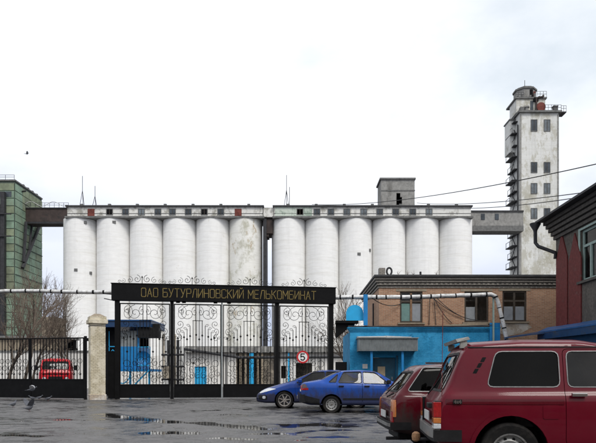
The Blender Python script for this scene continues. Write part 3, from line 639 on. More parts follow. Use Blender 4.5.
# ------------------------------------------------------------------ low buildings in the yard behind the gate
DL = 62.0
lx_a, lx_b = gx(172, DL), gx(352, DL); lz = gz(353, DL)
lb = thing('yard_store', 'long low whitewashed store behind the gate with a blue door', 'building', ((lx_a+lx_b)/2, DL+3, 0))
dhole = (gx(194.5, DL), gx(206.5, DL), 0, gz(366.5, DL)); whole = (gx(192.2, DL), gx(194.2, DL), gz(364.2, DL), gz(362.0, DL)); open2 = (gx(237, DL), gx(263, DL), 0, gz(358.5, DL))
part(lb, 'wall', wall(lx_a, gx(236, DL), 0, lz, DL, DL+0.4, [dhole, whole]), M['white_wall'])
part(lb, 'ruined_wall', wall(gx(236, DL), gx(276, DL), 0, lz, DL+0.05, DL+0.4, [open2]), M['brown_plaster'])
part(lb, 'right_wall', wall(gx(276, DL), lx_b, 0, lz, DL+0.02, DL+0.4, [(gx(281, DL), gx(286, DL), 0.9, 2.2), (gx(296, DL), gx(312, DL), 0.3, 2.5)]), M['white_wall'])
part(lb, 'back_wall', MB().box(lx_a, lx_b, DL+4, DL+4.3, 0, lz), M['brown_plaster'])
dr = part(lb, 'door', MB().box(dhole[0]+0.02, dhole[1]-0.02, DL+0.12, DL+0.2, 0.02, dhole[3]-0.02), M['blue_light'])
part(dr, 'door_rail', MB().box(dhole[0]+0.05, dhole[1]-0.05, DL+0.10, DL+0.118, 1.0, 1.12), M['blue_light'])
part(lb, 'roof', MB().box(gx(186, DL), lx_b+0.3, DL-0.7, DL+4.6, lz+0.002, gz(346.5, DL)), M['slab'])
eave = MB()
for k in range(26):
    x = gx(187, DL) + (lx_b-gx(187, DL))*k/26; eave.box(x, x+0.42+0.2*rnd.random(), DL-0.85+0.1*rnd.random(), DL-0.702, lz+0.05, lz+0.45+0.25*rnd.random())
part(lb, 'broken_eave', eave, M['concrete'])
for x in (241, 246, 258, 262.5):
    part(lb, 'timber_post', MB().box(gx(x, DL)-0.1, gx(x, DL)+0.1, DL-0.5, DL-0.3, 0, lz), M['lintel'])
part(lb, 'blue_post', MB().box(gx(250, DL), gx(254.5, DL), DL-0.65, DL-0.25, 0, lz), M['blue_light'])
part(lb, 'blue_post', MB().box(gx(288, DL), gx(289.5, DL), DL-0.65, DL-0.45, 0, lz), M['blue_light'])
# sloping pipe run across the yard
yp = thing('yard_pipe', 'dark sloping pipe run on posts crossing the yard behind the gate', 'pipe', (gx(205, 54), 54, 0))
p0, p1 = px(168, 346.5, 54), px(346, 357, 54)
pth = [p0 + (px(240, 357.5, 54)-p0)*k/6 for k in range(7)] + [px(240, 357.5, 54) + (p1-px(240, 357.5, 54))*k/6 for k in range(1, 7)]
part(yp, 'pipe', MB().tube(pth, 0.13, 8), M['steel'], smooth=True)
for x, y in ((184, 349), (226, 355), (275, 357), (320, 357)):
    q = px(x, y, 54); part(yp, 'post', MB().box(q.x-0.05, q.x+0.05, 53.95, 54.05, 0, q.z-0.1), M['steel'])
# rusty pipework beside the booth
pw = thing('pipe_manifold', 'cluster of rusty upright pipes and valves beside the blue booth', 'pipes', (gx(173, 46), 46, 0))
for k, x in enumerate((164, 167.5, 171, 174.5, 178, 181)):
    top = gz(334 + 6*(k % 3), 46); part(pw, 'riser', MB().tube([(gx(x, 46), 46 + 0.3*(k % 2), 0), (gx(x, 46), 46 + 0.3*(k % 2), top)], 0.07 + 0.04*(k % 3), 8), (M['brown_plaster'], M['steel'], M['pale_sheet'])[k % 3], smooth=True)
for z in (0.9, 1.9, 2.8): part(pw, 'header', MB().tube([(gx(162, 46), 45.85, z), (gx(184, 46), 45.85, z)], 0.08, 8), M['steel'], smooth=True)
part(pw, 'valve_box', MB().box(gx(166, 46), gx(176, 46), 45.4, 45.75, 1.0, 1.9), M['brown_plaster'])
part(pw, 'meter_cabinet', MB().box(gx(165, 46), gx(169.5, 46), 45.3, 45.72, 0.35, 0.85), M['pale_sheet'])
# blue raised booth
DB = 36.0
def B(x): return gx(x, DB)
bo = thing('checkpoint_booth', 'raised blue booth with stairs behind the left gate panel', 'booth', (B(130), DB+1, 0))
fz, rz_ = gz(369, DB), gz(330.5, DB)
part(bo, 'roof', MB().box(B(104), B(153), DB-0.45, DB+3.2, gz(327.5, DB), gz(321.5, DB)), M['blue_dark'])
part(bo, 'roof_edge', MB().box(B(103.5), B(153.5), DB-0.52, DB+3.2, gz(321.5, DB), gz(320.4, DB)), M['blue_edge'])
part(bo, 'lower_wall', MB().box(B(118), B(138.5), DB, DB+2.6, fz, gz(346.5, DB)), M['blue'])
part(bo, 'blind', MB().box(B(119.5), B(137), DB+0.08, DB+0.14, gz(346.5, DB), rz_), M['corrugated'])
for x in (118, 137.5): part(bo, 'corner_post', MB().box(B(x), B(x)+0.1, DB-0.02, DB+0.1, gz(346.5, DB), gz(327.5, DB)), M['blue'])
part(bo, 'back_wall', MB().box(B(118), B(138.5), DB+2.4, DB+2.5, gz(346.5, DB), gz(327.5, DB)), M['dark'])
part(bo, 'awning', MB().box(B(139), B(160), DB-0.3, DB+0.3, gz(338, DB), gz(328.2, DB)), M['plastic'])
part(bo, 'awning_arm', MB().box(B(153), B(160), DB-0.1, DB+0.1, gz(328.1, DB), gz(324, DB)), M['plastic'])
part(bo, 'deck', MB().box(B(117), B(152), DB-0.3, DB+2.6, fz-0.14, fz-0.002), M['blue'])
for x in (119, 131, 150): part(bo, 'leg', MB().box(B(x)-0.05, B(x)+0.05, DB-0.2, DB-0.1, 0, fz-0.14), M['blue_light'])
part(bo, 'stair_stringer', MB().tube([(B(150), DB-0.35, fz-0.1), (B(131), DB-0.35, 0.35)], 0.05, 4), M['blue_light'])
part(bo, 'arch_brace', MB().tube([(B(117)+ (B(131)-B(117))*k/10, DB-0.33, 0.75+0.35*abs(k/5-1)**2) for k in range(11)], 0.035, 5), M['blue_light'])
fan = MB()
for k in range(9):
    a = R(200 + k*17.5); fan.tube([(B(144), DB-0.25, gz(359, DB)), (B(144)+0.42*math.cos(a), DB-0.25, gz(359, DB)-0.42*math.sin(a)*0.9)], 0.022, 4)
part(bo, 'satellite_dish', MB().lathe([(0.05,0.1),(0.25,0.04),(0.42,-0.08),(0.44,-0.10)], 20, 'y', (B(144), DB-0.1, gz(358.5, DB)), capped=False), M['blue'], smooth=True)
part(bo, 'balustrade', MB().box(B(139), B(151.5), DB-0.28, DB-0.24, gz(347.5, DB), gz(346.8, DB)).box(B(150.5), B(151.5), DB-0.28, DB-0.24, fz, gz(347.5, DB)).box(B(139), B(150.4), DB-0.28, DB-0.24, gz(366, DB), gz(365, DB)), M['blue_light'])
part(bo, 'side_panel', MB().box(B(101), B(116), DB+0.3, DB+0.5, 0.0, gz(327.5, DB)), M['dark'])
side_w = MB().box(B(108), B(117), DB+0.15, DB+0.2, gz(354.5, DB), gz(353.2, DB)).box(B(108), B(108.6), DB+0.15, DB+0.2, gz(353.2, DB), gz(331, DB)).box(B(115.6), B(116.4), DB+0.15, DB+0.2, gz(353.2, DB), gz(331, DB))
side_w.tube([(B(108.5), DB+0.12, gz(354, DB)), (B(112.2), DB+0.12, gz(349.5, DB)), (B(116), DB+0.12, gz(354, DB))], 0.035, 4).box(B(108), B(117), DB+0.15, DB+0.2, gz(346.8, DB), gz(346, DB))
part(bo, 'side_window', side_w, M['blue_light'])

# ------------------------------------------------------------------ brick pillar
pd = 30.2; pc = Vector((gx(97, pd), pd, 0))
pil = thing('brick_pillar', 'cream whitewashed brick gate pillar with capped top', 'pillar', pc, R(27))
ph_ = gz(324, pd)
part(pil, 'shaft', MB().rbox(-0.36, 0.36, -0.36, 0.36, 0, ph_, 0.015), M['pillar_brick'], local=True)
part(pil, 'cap_course', MB().rbox(-0.46, 0.46, -0.46, 0.46, ph_, ph_+0.20, 0.015), M['pillar_brick'], local=True)
part(pil, 'cap_course', MB().rbox(-0.40, 0.40, -0.40, 0.40, ph_+0.20, ph_+0.36, 0.015), M['pillar_brick'], local=True)
part(pil, 'cap_top', MB().add([(-0.36,-0.36,ph_+0.36),(0.36,-0.36,ph_+0.36),(0.36,0.36,ph_+0.36),(-0.36,0.36,ph_+0.36),(-0.14,-0.14,ph_+0.50),(0.14,-0.14,ph_+0.50),(0.14,0.14,ph_+0.50),(-0.14,0.14,ph_+0.50)], [(0,3,2,1),(4,5,6,7),(0,1,5,4),(1,2,6,5),(2,3,7,6),(3,0,4,7)]), M['lintel'], local=True)
part(pil, 'base_course', MB().rbox(-0.40, 0.40, -0.40, 0.40, 0, 0.28, 0.015), M['white_brick'], local=True)
part(pil, 'strap', MB().box(-0.372, 0.372, -0.372, 0.372, ph_-0.13, ph_-0.10), M['steel'], local=True)

# ------------------------------------------------------------------ wrought iron scroll helpers
def spiral(turns=1.6, r0=1.0, r1=0.12, n=22, start=0.0, hand=1):
    return [(math.cos(start + hand*2*math.pi*turns*k/n) * (r0 + (r1-r0)*(k/n)**0.8), math.sin(start + hand*2*math.pi*turns*k/n) * (r0 + (r1-r0)*(k/n)**0.8)) for k in range(n+1)]
def s_scroll_mesh(name, w_, h_, r_, mat):          # S-scroll: two opposed spirals joined by a stem
    a = spiral(1.35, 1.0, 0.15, 18, R(-90), 1); mb = MB()
    up = [(x*h_*0.27, z*h_*0.27 + h_*0.5 - h_*0.27) for x, z in a]; dn = [(-x, -z) for x, z in up]
    path = list(reversed(dn)) + up
    mb.tube([(x*w_, 0, z) for x, z in path], r_, 4); return mb.mesh(name, mat)
def c_scroll_mesh(name, size, r_, mat, turns=1.6):
    return MB().tube([(x*size, 0, z*size) for x, z in spiral(turns, 1.0, 0.12, 24, R(90), 1)], r_, 4).mesh(name, mat)
BAR = 0.0155
ME_c = c_scroll_mesh('scroll', 0.43, BAR, M['black']); ME_c2 = c_scroll_mesh('scroll', 0.22, BAR, M['black'], 1.4); ME_s = s_scroll_mesh('scroll', 0.8, 0.78, BAR, M['black'])
ME_curl = MB().tube([(x*0.10, 0, z*0.10) for x, z in spiral(1.2, 1.0, 0.2, 12, R(180), -1)], BAR*0.85, 4).mesh('curl', M['black'])
ME_ring = MB().tube([(0.17*math.cos(2*math.pi*k/16), 0, 0.17*math.sin(2*math.pi*k/16)) for k in range(17)], BAR, 4, cap=False).mesh('ring', M['black'])
ME_fleur = MB().add([(-0.055,-0.012,0.02),(0,-0.012,-0.05),(0.055,-0.012,0.02),(0,-0.012,0.13),(-0.055,0.012,0.02),(0,0.012,-0.05),(0.055,0.012,0.02),(0,0.012,0.13)], [(0,1,2,3),(7,6,5,4),(0,4,5,1),(1,5,6,2),(2,6,7,3),(3,7,4,0)]).mesh('fleur', M['black'])
ME_stem = MB().box(-BAR, BAR, -BAR, BAR, 0, 1).mesh('stem', M['black'])
_bars = {}
def bar_mesh(h):
    k = round(h, 2)
    if k not in _bars: _bars[k] = MB().box(-BAR, BAR, -BAR, BAR, 0, k).mesh('bar', M['black'])
    return _bars[k]
def put(parent, name, me, u, z, v=0.0, sx=1, sz=1, ry=0):
    o = link(name, me, parent, (u, v, z)); o.scale = (sx, 1, sz); o.rotation_euler = (0, ry, 0); return o

def gate_panel(name, label, origin, rot, W, ztop, zkick, group, zbot=0.06, fr=0.05):
    t = thing(name, label, 'gate', origin, rot, group)
    part(t, 'frame', MB().box(0, fr, -0.03, 0.03, zbot, ztop).box(W-fr, W, -0.03, 0.03, zbot, ztop).box(fr, W-fr, -0.03, 0.03, ztop-0.055, ztop).box(fr, W-fr, -0.03, 0.03, zkick-0.02, zkick+0.035), M['black'], local=True)
    part(t, 'kick_plate', MB().box(fr, W-fr, -0.012, 0.012, zbot, zkick-0.02), M['black'], local=True)
    zi0, zi1 = zkick + 0.035, ztop - 0.055; H = zi1 - zi0; c = W/2
    nb = 15
    for k in range(1, nb):
        u = fr + (W-2*fr)*k/nb + (0); d = abs(u-c)/(W/2)
        top = zi0 + H*(0.80 if d < 0.22 else 0.77 - 0.24*(d-0.22)/0.78)
        if abs(k - nb/2) < 0.01: top = zi1
        put(t, 'bar', bar_mesh(round(top-zi0, 2)), u, zi0)
        s = 1 if u < c else -1
        if d >= 0.22: put(t, 'curl', ME_curl, u - s*0.09, top, 0, s, 1)
        if k % 2 == 0: put(t, 'fleur', ME_fleur, u, zi0 + H*(0.40 + 0.16*(k % 4 == 0)), -0.005)
        else: put(t, 'fleur', ME_fleur, u, zi0 + H*0.62 - 0.25*d, -0.005)
    part(t, 'mid_rail', MB().box(c-W*0.11, c+W*0.11, -0.014, 0.014, zi0+H*0.80-0.004, zi0+H*0.80+0.03), M['black'], local=True)
    for s in (-1, 1):
        put(t, 'scroll', ME_c, c + s*(W/2-fr-0.34), zi1-0.44, 0.0, s*0.75, 1); put(t, 'scroll', ME_c2, c + s*(W/2-fr-0.36), zi1-0.30, -0.02, -s, 1)
        put(t, 'scroll', ME_c, c + s*0.50, zi1-0.45, 0.0, -s, 1); put(t, 'scroll', ME_c2, c + s*0.16, zi1-0.36, -0.02, -s*0.8, 1.2); put(t, 'stem', ME_stem, c + s*0.10, zi0+H*0.80+0.03, 0, 1, zi1-zi0-H*0.80-0.03)
        put(t, 'scroll', ME_c2, c + s*(W/2-fr-0.26), zi1-1.0, 0.0, s, -1)
        put(t, 'scroll', ME_s, c + s*(W/2-fr-0.22), zi1-1.55, 0.0, s, 1)
        # lower ornamental band
        for q, (du, dz, me) in enumerate(((0.30, 0.62, ME_s), (0.72, 0.62, ME_s), (1.05, 0.55, ME_c2), (0.52, 1.12, ME_c2), (0.92, 1.08, ME_ring), (0.20, 1.25, ME_ring), (0.5, 0.22, ME_c2), (0.9, 0.2, ME_c2))):
            if du < W/2 - fr - 0.1: put(t, 'scroll' if me is not ME_ring else 'ring', me, c + s*du, zi0+dz, -0.02, s, 1)
    put(t, 'scroll', ME_s, c, zi0+0.62, -0.02, 1, 1); put(t, 'ring', ME_ring, c, zi0+1.15, -0.02)
    return t

# ------------------------------------------------------------------ the gate
DA, DBr = 31.0, 32.6
GA = Vector((gx(113, DA), DA, 0)); GB_ = Vector((gx(335, DBr), DBr, 0)); gdir = (GB_-GA); GLEN = gdir.length; gdir.normalize(); GROT = math.atan2(gdir.y, gdir.x)
def U(x):                                          # photo column -> metres along the gate line
    k = (x - CX) / F; return (k*GA.y - GA.x) / (gdir.x - k*gdir.y)
def GP(u): return GA + gdir*u
po = thing('gate_portal', 'black steel gate portal with gold lettered beam across the entrance', 'gate', GA, GROT)
zb_, zt_ = 5.10, 5.95
part(po, 'beam', MB().rbox(-0.05, GLEN, -0.22, 0.22, zb_, zt_, 0.012), M['black'], local=True)
part(po, 'beam_lip', MB().box(-0.08, GLEN+0.03, -0.25, 0.25, zt_+0.002, zt_+0.035), M['black'], local=True)
part(po, 'arm', MB().tube([(-0.45, 0, 5.45), (-0.05, 0, 5.42)], 0.03, 5).tube([(-0.45, 0, 5.2), (-0.05, 0, 5.12)], 0.025, 5), M['steel'], local=True)
POSTS = [U(117.3), U(172), U(277), U(331)]
for u, hw in zip(POSTS, (0.115, 0.085, 0.11, 0.12)):
    part(po, 'post', MB().box(u-hw, u+hw, -0.11, 0.11, 0, zb_-0.002), M['black'], local=True)
for u in (U(215.5), U(229), U(178), U(184)):
    part(po, 'hanger', MB().box(u-0.1, u+0.1, -0.05, 0.05, 5.03, zb_-0.002), M['black'], local=True)
part(po, 'pillar_infill', MB().box(U(108), POSTS[0]-0.116, -0.02, 0.02, 0.05, gz(352, DA)), M['black'], local=True)
part(po, 'pillar_infill_rail', MB().box(U(108.5), POSTS[0]-0.116, -0.03, 0.03, gz(352, DA), gz(351, DA)), M['black'], local=True)
# lettering
ST = {'О': [[(.1,0),(0,.1),(0,.9),(.1,1),(.5,1),(.6,.9),(.6,.1),(.5,0),(.1,0)]], 'А': [[(0,0),(.3,1),(.6,0)],[(.11,.34),(.49,.34)]],
 'Б': [[(.55,1),(0,1),(0,0),(.5,0),(.6,.1),(.6,.46),(.5,.56),(0,.56)]], 'У': [[(0,1),(.3,.38)],[(.6,1),(.2,0),(.05,0)]], 'Т': [[(0,1),(.6,1)],[(.3,1),(.3,0)]],
 'Р': [[(0,0),(0,1),(.5,1),(.6,.9),(.6,.56),(.5,.46),(0,.46)]], 'Л': [[(0,0),(.22,1),(.6,1),(.6,0)]], 'И': [[(0,1),(0,0),(.6,1),(.6,0)]], 'Н': [[(0,0),(0,1)],[(.6,0),(.6,1)],[(0,.5),(.6,.5)]],
 'В': [[(0,0),(0,1),(.48,1),(.56,.9),(.56,.64),(.48,.54),(0,.54)],[(.48,.54),(.6,.44),(.6,.1),(.5,0),(0,0)]], 'С': [[(.6,.82),(.6,.9),(.5,1),(.1,1),(0,.9),(0,.1),(.1,0),(.5,0),(.6,.1),(.6,.18)]],
 'К': [[(0,0),(0,1)],[(.6,1),(0,.45)],[(.18,.62),(.6,0)]], 'Й': [[(0,1),(0,0),(.6,1),(.6,0)],[(.15,1.22),(.3,1.12),(.45,1.22)]], 'М': [[(0,0),(0,1),(.35,.35),(.7,1),(.7,0)]],
 'Е': [[(.55,1),(0,1),(0,0),(.55,0)],[(0,.52),(.48,.52)]], 'Ь': [[(0,1),(0,0),(.5,0),(.6,.1),(.6,.46),(.5,.56),(0,.56)]]}
TXT = 'ОАО БУТУРЛИНОВСКИЙ МЕЛЬКОМБИНАТ'
adv = {ch: (0.92 if ch != 'М' else 1.02) for ch in ST}; adv[' '] = 0.55
tot = sum(adv[ch] for ch in TXT); u0_, u1_ = U(142), U(316.5); sx_ = (u1_-u0_)/tot; lh = 0.44; lm = {}
u = u0_
for ch in TXT:
    if ch != ' ':
        if ch not in lm:
            mb = MB()
            for st in ST[ch]:
                for a, b in zip(st[:-1], st[1:]):
                    a2, b2 = Vector((a[0]*sx_*1.12, 0, a[1]*lh)), Vector((b[0]*sx_*1.12, 0, b[1]*lh)); d = (b2-a2).normalized(); n_ = Vector((-d.z, 0, d.x))*0.0165; e = d*0.014
                    q = [a2-e-n_, b2+e-n_, b2+e+n_, a2-e+n_]
                    mb.hexa([(p.x, -0.008, p.z) for p in q] + [(p.x, 0.008, p.z) for p in q])
            lm[ch] = mb.mesh('letter', M['gold'])
        put(po, 'letter', lm[ch], u, 5.30, -0.231)
    u += adv[ch]*sx_
# crest scrolls above the beam
for k, (xa, xb) in enumerate(((118,166),(168,216),(226,274),(280,328))):
    c = (U(xa)+U(xb))/2
    for s in (-1, 1):
        for du, me, dz, sc_ in ((0.26, ME_c2, 0.25, 1.0), (0.62, ME_c2, 0.20, 0.8), (0.95, ME_c2, 0.14, 0.6), (1.15, ME_curl, 0.1, 1)):
            put(po, 'crest_scroll', me, c + s*du, zt_+0.035+dz, 0, s*sc_, sc_)
    put(po, 'crest_fleur', ME_fleur, c, zt_+0.36, 0, 0.8, 0.8); put(po, 'crest_stem', bar_mesh(0.32), c, zt_+0.03)
ZT = 4.98
def panel(xa, xb, name, label, ztop, group):
    a, b = U(xa), U(xb); q = GP(a); return gate_panel(name, label, (q.x, q.y, 0), GROT, b-a, ztop, 0.74, group)
panel(119.6, 170.0, 'scrollwork_gate', 'black scrollwork gate panel nearest the brick pillar', ZT, 'fixed panels of the black gate')
panel(173.9, 221.2, 'scrollwork_gate', 'black scrollwork gate leaf in front of the small blue door', ZT, 'opening leaves of the black gate')
panel(223.0, 274.6, 'scrollwork_gate', 'black scrollwork gate leaf in front of the ruined brown shed', ZT, 'opening leaves of the black gate')
panel(279.4, 328.3, 'scrollwork_gate', 'black scrollwork gate panel carrying the round speed sign', ZT, 'fixed panels of the black gate')
q = GP(U(222.1)); solo('gate_stop_post', MB().box(q.x-0.035, q.x+0.035, q.y-0.10, q.y-0.045, 0.0, 5.09), M['corrugated'], 'slim pale vertical bar where the two gate leaves meet', 'bar', origin=(q.x, q.y, 0))
# speed sign
q = GP(U(302.5)); sg = thing('speed_limit_sign', 'round white speed sign with red rim and black 5 on the gate', 'sign', (q.x, q.y, gz(357, q.y)), GROT)
rS = 6.3*q.y/F
part(sg, 'disc', MB().lathe([(rS,-0.10),(rS,-0.08)], 32, 'y'), M['sign_white'], local=True)
mb = MB(); prof = [(rS*0.74,-0.108),(rS,-0.108),(rS,-0.1005),(rS*0.74,-0.1005),(rS*0.74,-0.108)]
part(sg, 'red_rim', mb.lathe(prof, 36, 'y', capped=False), M['sign_red'], local=True)
five = [(.9,1),(.1,1),(.05,.48),(.2,.58),(.6,.60),(.9,.42),(.92,.2),(.65,0),(.25,0),(.05,.15)]
mb = MB()
for a, b in zip(five[:-1], five[1:]):
    a2, b2 = Vector(((a[0]-.5)*0.23, 0, (a[1]-.5)*0.33)), Vector(((b[0]-.5)*0.23, 0, (b[1]-.5)*0.33)); d = (b2-a2).normalized(); n_ = Vector((-d.z, 0, d.x))*0.030; e = d*0.02
    mb.hexa([(p.x, -0.1075, p.z) for p in (a2-e-n_, b2+e-n_, b2+e+n_, a2-e+n_)] + [(p.x, -0.101, p.z) for p in (a2-e-n_, b2+e-n_, b2+e+n_, a2-e+n_)])
part(sg, 'numeral', mb, M['sign_black'], local=True)
part(sg, 'bracket', MB().box(-0.04, 0.04, -0.078, -0.017, -0.42, 0.3), M['black'], local=True)
# black bracket and box on the right of the gate
q0, q1 = GP(GLEN-0.02), px(357, 322, 32.6)
bk = thing('gate_side_bracket', 'black triangular steel bracket between the gate and the blue wall', 'bracket', (q0.x+0.6, 32.6, 0))
zA = gz(321, 32.6)
part(bk, 'top_plate', MB().box(q0.x+0.05, gx(358, 32.6), 32.3, 32.9, zA-0.14, zA), M['black'])
part(bk, 'gusset', MB().prism([(q0.x+0.05, zA-0.14), (gx(354, 32.6), zA-0.14), (q0.x+0.05, gz(339, 32.6))], 32.5, 32.6), M['black'])
part(bk, 'lower_box', MB().box(q0.x+0.05, gx(346.5, 32.6), 32.35, 32.75, gz(373.5, 32.6), gz(362, 32.6)), M['black'])
part(bk, 'lower_post', MB().box(q0.x+0.05, q0.x+0.15, 32.4, 32.5, 0, gz(373.5, 32.6)), M['black'])
bs = thing('rounded_blue_board', 'bright blue board with a half round top above the black bracket', 'sign', (gx(354.5, 32.4), 32.4, 0))
cX, zc, rB = gx(354.7, 32.4), gz(313.5, 32.4), 8.6*32.4/F
poly = [(cX-rB, zA+0.002), (cX+rB, zA+0.002)] + [(cX + rB*math.cos(R(a)), zc + rB*math.sin(R(a))) for a in range(0, 181, 12)]
part(bs, 'board', MB().prism(poly, 32.36, 32.46), M['blue_light'])
part(bs, 'post', MB().box(gx(350, 32.4), gx(355.5, 32.4), 32.92, 33.1, gz(330, 32.4), zc), M['blue_light'])
# speed fence on the left: two leaves of a black gate
fd = 31.2
def fence_leaf(name, label, xa, xb, D0, D1):
    a, b = Vector((gx(xa, D0), D0, 0)), Vector((gx(xb, D1), D1, 0)); d = b-a; W = d.length
    t = thing(name, label, 'fence', a, math.atan2(d.y, d.x), 'leaves of the low black fence')
    zt2, zk = gz(338, fd), gz(380, fd)
    part(t, 'frame', MB().box(0, 0.07, -0.035, 0.035, 0.05, zt2).box(W-0.07, W, -0.035, 0.035, 0.05, zt2).box(0.07, W-0.07, -0.03, 0.03, zt2-0.06, zt2).box(0.07, W-0.07, -0.03, 0.03, zk, zk+0.06), M['black'], local=True)
    part(t, 'kick_plate', MB().box(0.07, W-0.07, -0.015, 0.015, 0.06, zk), M['black'], local=True)
    n = max(3, int(W/0.19))
    for k in range(1, n):
        put(t, 'bar', bar_mesh(round(zt2-zk-0.12, 2)), 0.07+(W-0.14)*k/n, zk+0.06)
        if k % 2: put(t, 'fleur', ME_fleur, 0.07+(W-0.14)*k/n, zk+1.55, -0.005); put(t, 'ring', ME_ring, 0.07+(W-0.14)*k/n, zk+0.62, -0.02, 0.8, 0.8)
        else: put(t, 'ring', ME_ring, 0.07+(W-0.14)*k/n, zk+0.98, -0.02, 0.7, 0.7); put(t, 'curl', ME_curl, 0.07+(W-0.14)*k/n, zk+0.30, -0.02)
    return t
fence_leaf('low_fence_leaf', 'black barred fence leaf in front of the red van', 30.2, 84.6, 31.4, 30.6)
fence_leaf('low_fence_leaf', 'black barred fence leaf cut by the left photo edge', -22, 30.0, 32.2, 31.4)
q = px(85.5, 338, 30.55); fp = thing('fence_post', 'slim black fence post touching the brick pillar', 'post', (q.x, q.y, 0))
part(fp, 'post', MB().box(q.x-0.06, q.x+0.06, q.y-0.06, q.y+0.06, 0, gz(336, 30.5)), M['black']); part(fp, 'hinge', MB().box(q.x+0.06, q.x+0.16, q.y-0.05, q.y+0.05, gz(341, 30.5), gz(338, 30.5)), M['black'])

# ------------------------------------------------------------------ brown brick office with blue annexe
DK = 33.4; KX0 = gx(379, DK); KX1 = gx(600, DK); KZ = gz(288, DK); KB = DK + 7.5
ko = thing('brick_office', 'two storey brown brick office with grey cornice behind the blue annexe', 'building', ((KX0+KX1)/2, DK+3, 0))
wins = [(400, 422.5, 291.5, 322.5), (464.5, 488.5, 291.5, 322), (502.5, 526.5, 291, 321.5)]
hw = [(gx(a, DK), gx(b, DK), gz(d, DK), gz(c, DK)) for a, b, c, d in wins]
part(ko, 'front_wall', wall(KX0, KX1, 0, KZ, DK, DK+0.38, hw), M['brown_brick'])
part(ko, 'side_wall', MB().box(KX0, KX0+0.38, DK+0.381, KB, 0, KZ), M['brown_brick_side'])
part(ko, 'back_wall', MB().box(KX0+0.381, KX1, KB-0.3, KB, 0, KZ), M['brown_brick_side'])
part(ko, 'inner_partition', MB().box(KX0+0.4, KX1, DK+3.5, DK+3.6, 0, KZ-0.02), M['lintel'])
part(ko, 'roof', MB().box(KX0-0.30, KX1, DK-0.36, KB+0.3, gz(277.6, DK), gz(275.6, DK)), M['roofing'])
zc0, zc1 = KZ + 0.002, gz(277.6, DK) - 0.002; nC = 4
for k in range(nC):
    o = 0.05 + 0.07*k; z0 = zc0 + (zc1-zc0)*k/nC
    part(ko, 'cornice_course', MB().box(KX0-o, KX1, DK-o, KB+o, z0, z0+(zc1-zc0)/nC-0.03), M['grey_brick'])
dent = MB()
for k in range(int((KX1-KX0)/0.26)):
    dent.box(KX0+0.26*k, KX0+0.26*k+0.13, DK-0.16, DK-0.122, zc0+(zc1-zc0)*0.25+0.005, zc0+(zc1-zc0)*0.5-0.035)
do = part(ko, 'dentils', dent, M['grey_brick']); do['kind'] = 'stuff'
part(ko, 'chimney', MB().box(gx(379.5, DK), gx(385.5, DK), DK+0.1, DK+0.5, gz(275.6, DK)+0.002, gz(267.5, DK)), M['grey_brick'])
part(ko, 'vent_elbow', MB().tube([(gx(390, DK)+0.14*math.cos(R(a)), DK+0.3, gz(270.5, DK)+0.2*math.sin(R(a))) for a in range(-60, 261, 20)], 0.055, 7), M['steel'], smooth=True)
part(ko, 'vent_base', MB().box(gx(389, DK), gx(395, DK), DK+0.2, DK+0.45, gz(275.6, DK)+0.002, gz(273.8, DK)), M['slab'])
part(ko, 'vent_pipe', MB().tube([(gx(422, DK), DK+0.4, gz(275.6, DK)), (gx(422, DK), DK+0.4, gz(270.5, DK))], 0.06, 7), M['steel'])
for k, h in enumerate(hw):
    wd = part(ko, 'window', ringbox(MB(), h[0]+0.003, h[1]-0.003, h[2]+0.003, h[3]-0.003, DK+0.05, DK+0.15, 0.085), M['frame_dark'])
    cx_ = (h[0]+h[1])/2; zt = h[2] + (h[3]-h[2])*0.68
    part(wd, 'mullion', MB().box(cx_-0.055, cx_+0.055, DK+0.04, DK+0.118, h[2]+0.09, h[3]-0.09), M['frame_wood'] if k == 0 else M['frame_dark'])
    if k != 1: part(wd, 'transom', MB().box(h[0]+0.09, cx_-0.056, DK+0.05, DK+0.118, zt-0.05, zt+0.05).box(cx_+0.056, h[1]-0.09, DK+0.05, DK+0.118, zt-0.05, zt+0.05), M['frame_dark'])
    part(wd, 'pane', MB().box(h[0]+0.088, cx_-0.057, DK+0.100, DK+0.106, h[2]+0.088, h[3]-0.088), M['g_win'])
    part(wd, 'pane', MB().box(cx_+0.057, h[1]-0.088, DK+0.100, DK+0.106, h[2]+0.088, h[3]-0.088), M['g_win'])
    cm = (M['curtain_mint'], M['curtain'], M['curtain'])[k]; zc_ = h[2] + (h[3]-h[2])*(0.62 if k == 0 else 0.50)
    part(wd, 'curtain', MB().box(h[0]+0.06, cx_-0.03, DK+0.12, DK+0.14, h[2]+0.02, zc_), cm)
    if k != 1: part(wd, 'curtain', MB().box(cx_+0.03, h[1]-0.06, DK+0.12, DK+0.14, h[2]+0.02, zc_), M['curtain'])
    part(ko, 'sill', MB().box(h[0]-0.12, h[1]+0.12, DK-0.10, DK-0.003, h[2]-0.10, h[2]-0.01), M['lintel'])
    part(ko, 'lintel', MB().box(h[0]-0.22, h[1]+0.22, DK-0.02, DK-0.003, h[3]+0.01, h[3]+0.14), M['lintel'])
part(ko, 'whitewashed_patch', MB().prism([(gx(492, DK), gz(331, DK)), (gx(497, DK), gz(323.6, DK)), (gx(527, DK), gz(323.6, DK)), (gx(532, DK), gz(327, DK)), (gx(522, DK), gz(333, DK)), (gx(508, DK), gz(336, DK))], DK-0.012, DK-0.003), M['white_brick'])
part(ko, 'downpipe', MB().tube([(KX0-0.12, DK+1.6, gz(300, DK)), (KX0-0.12, DK+1.6, 3.9)], 0.05, 7), M['steel'])
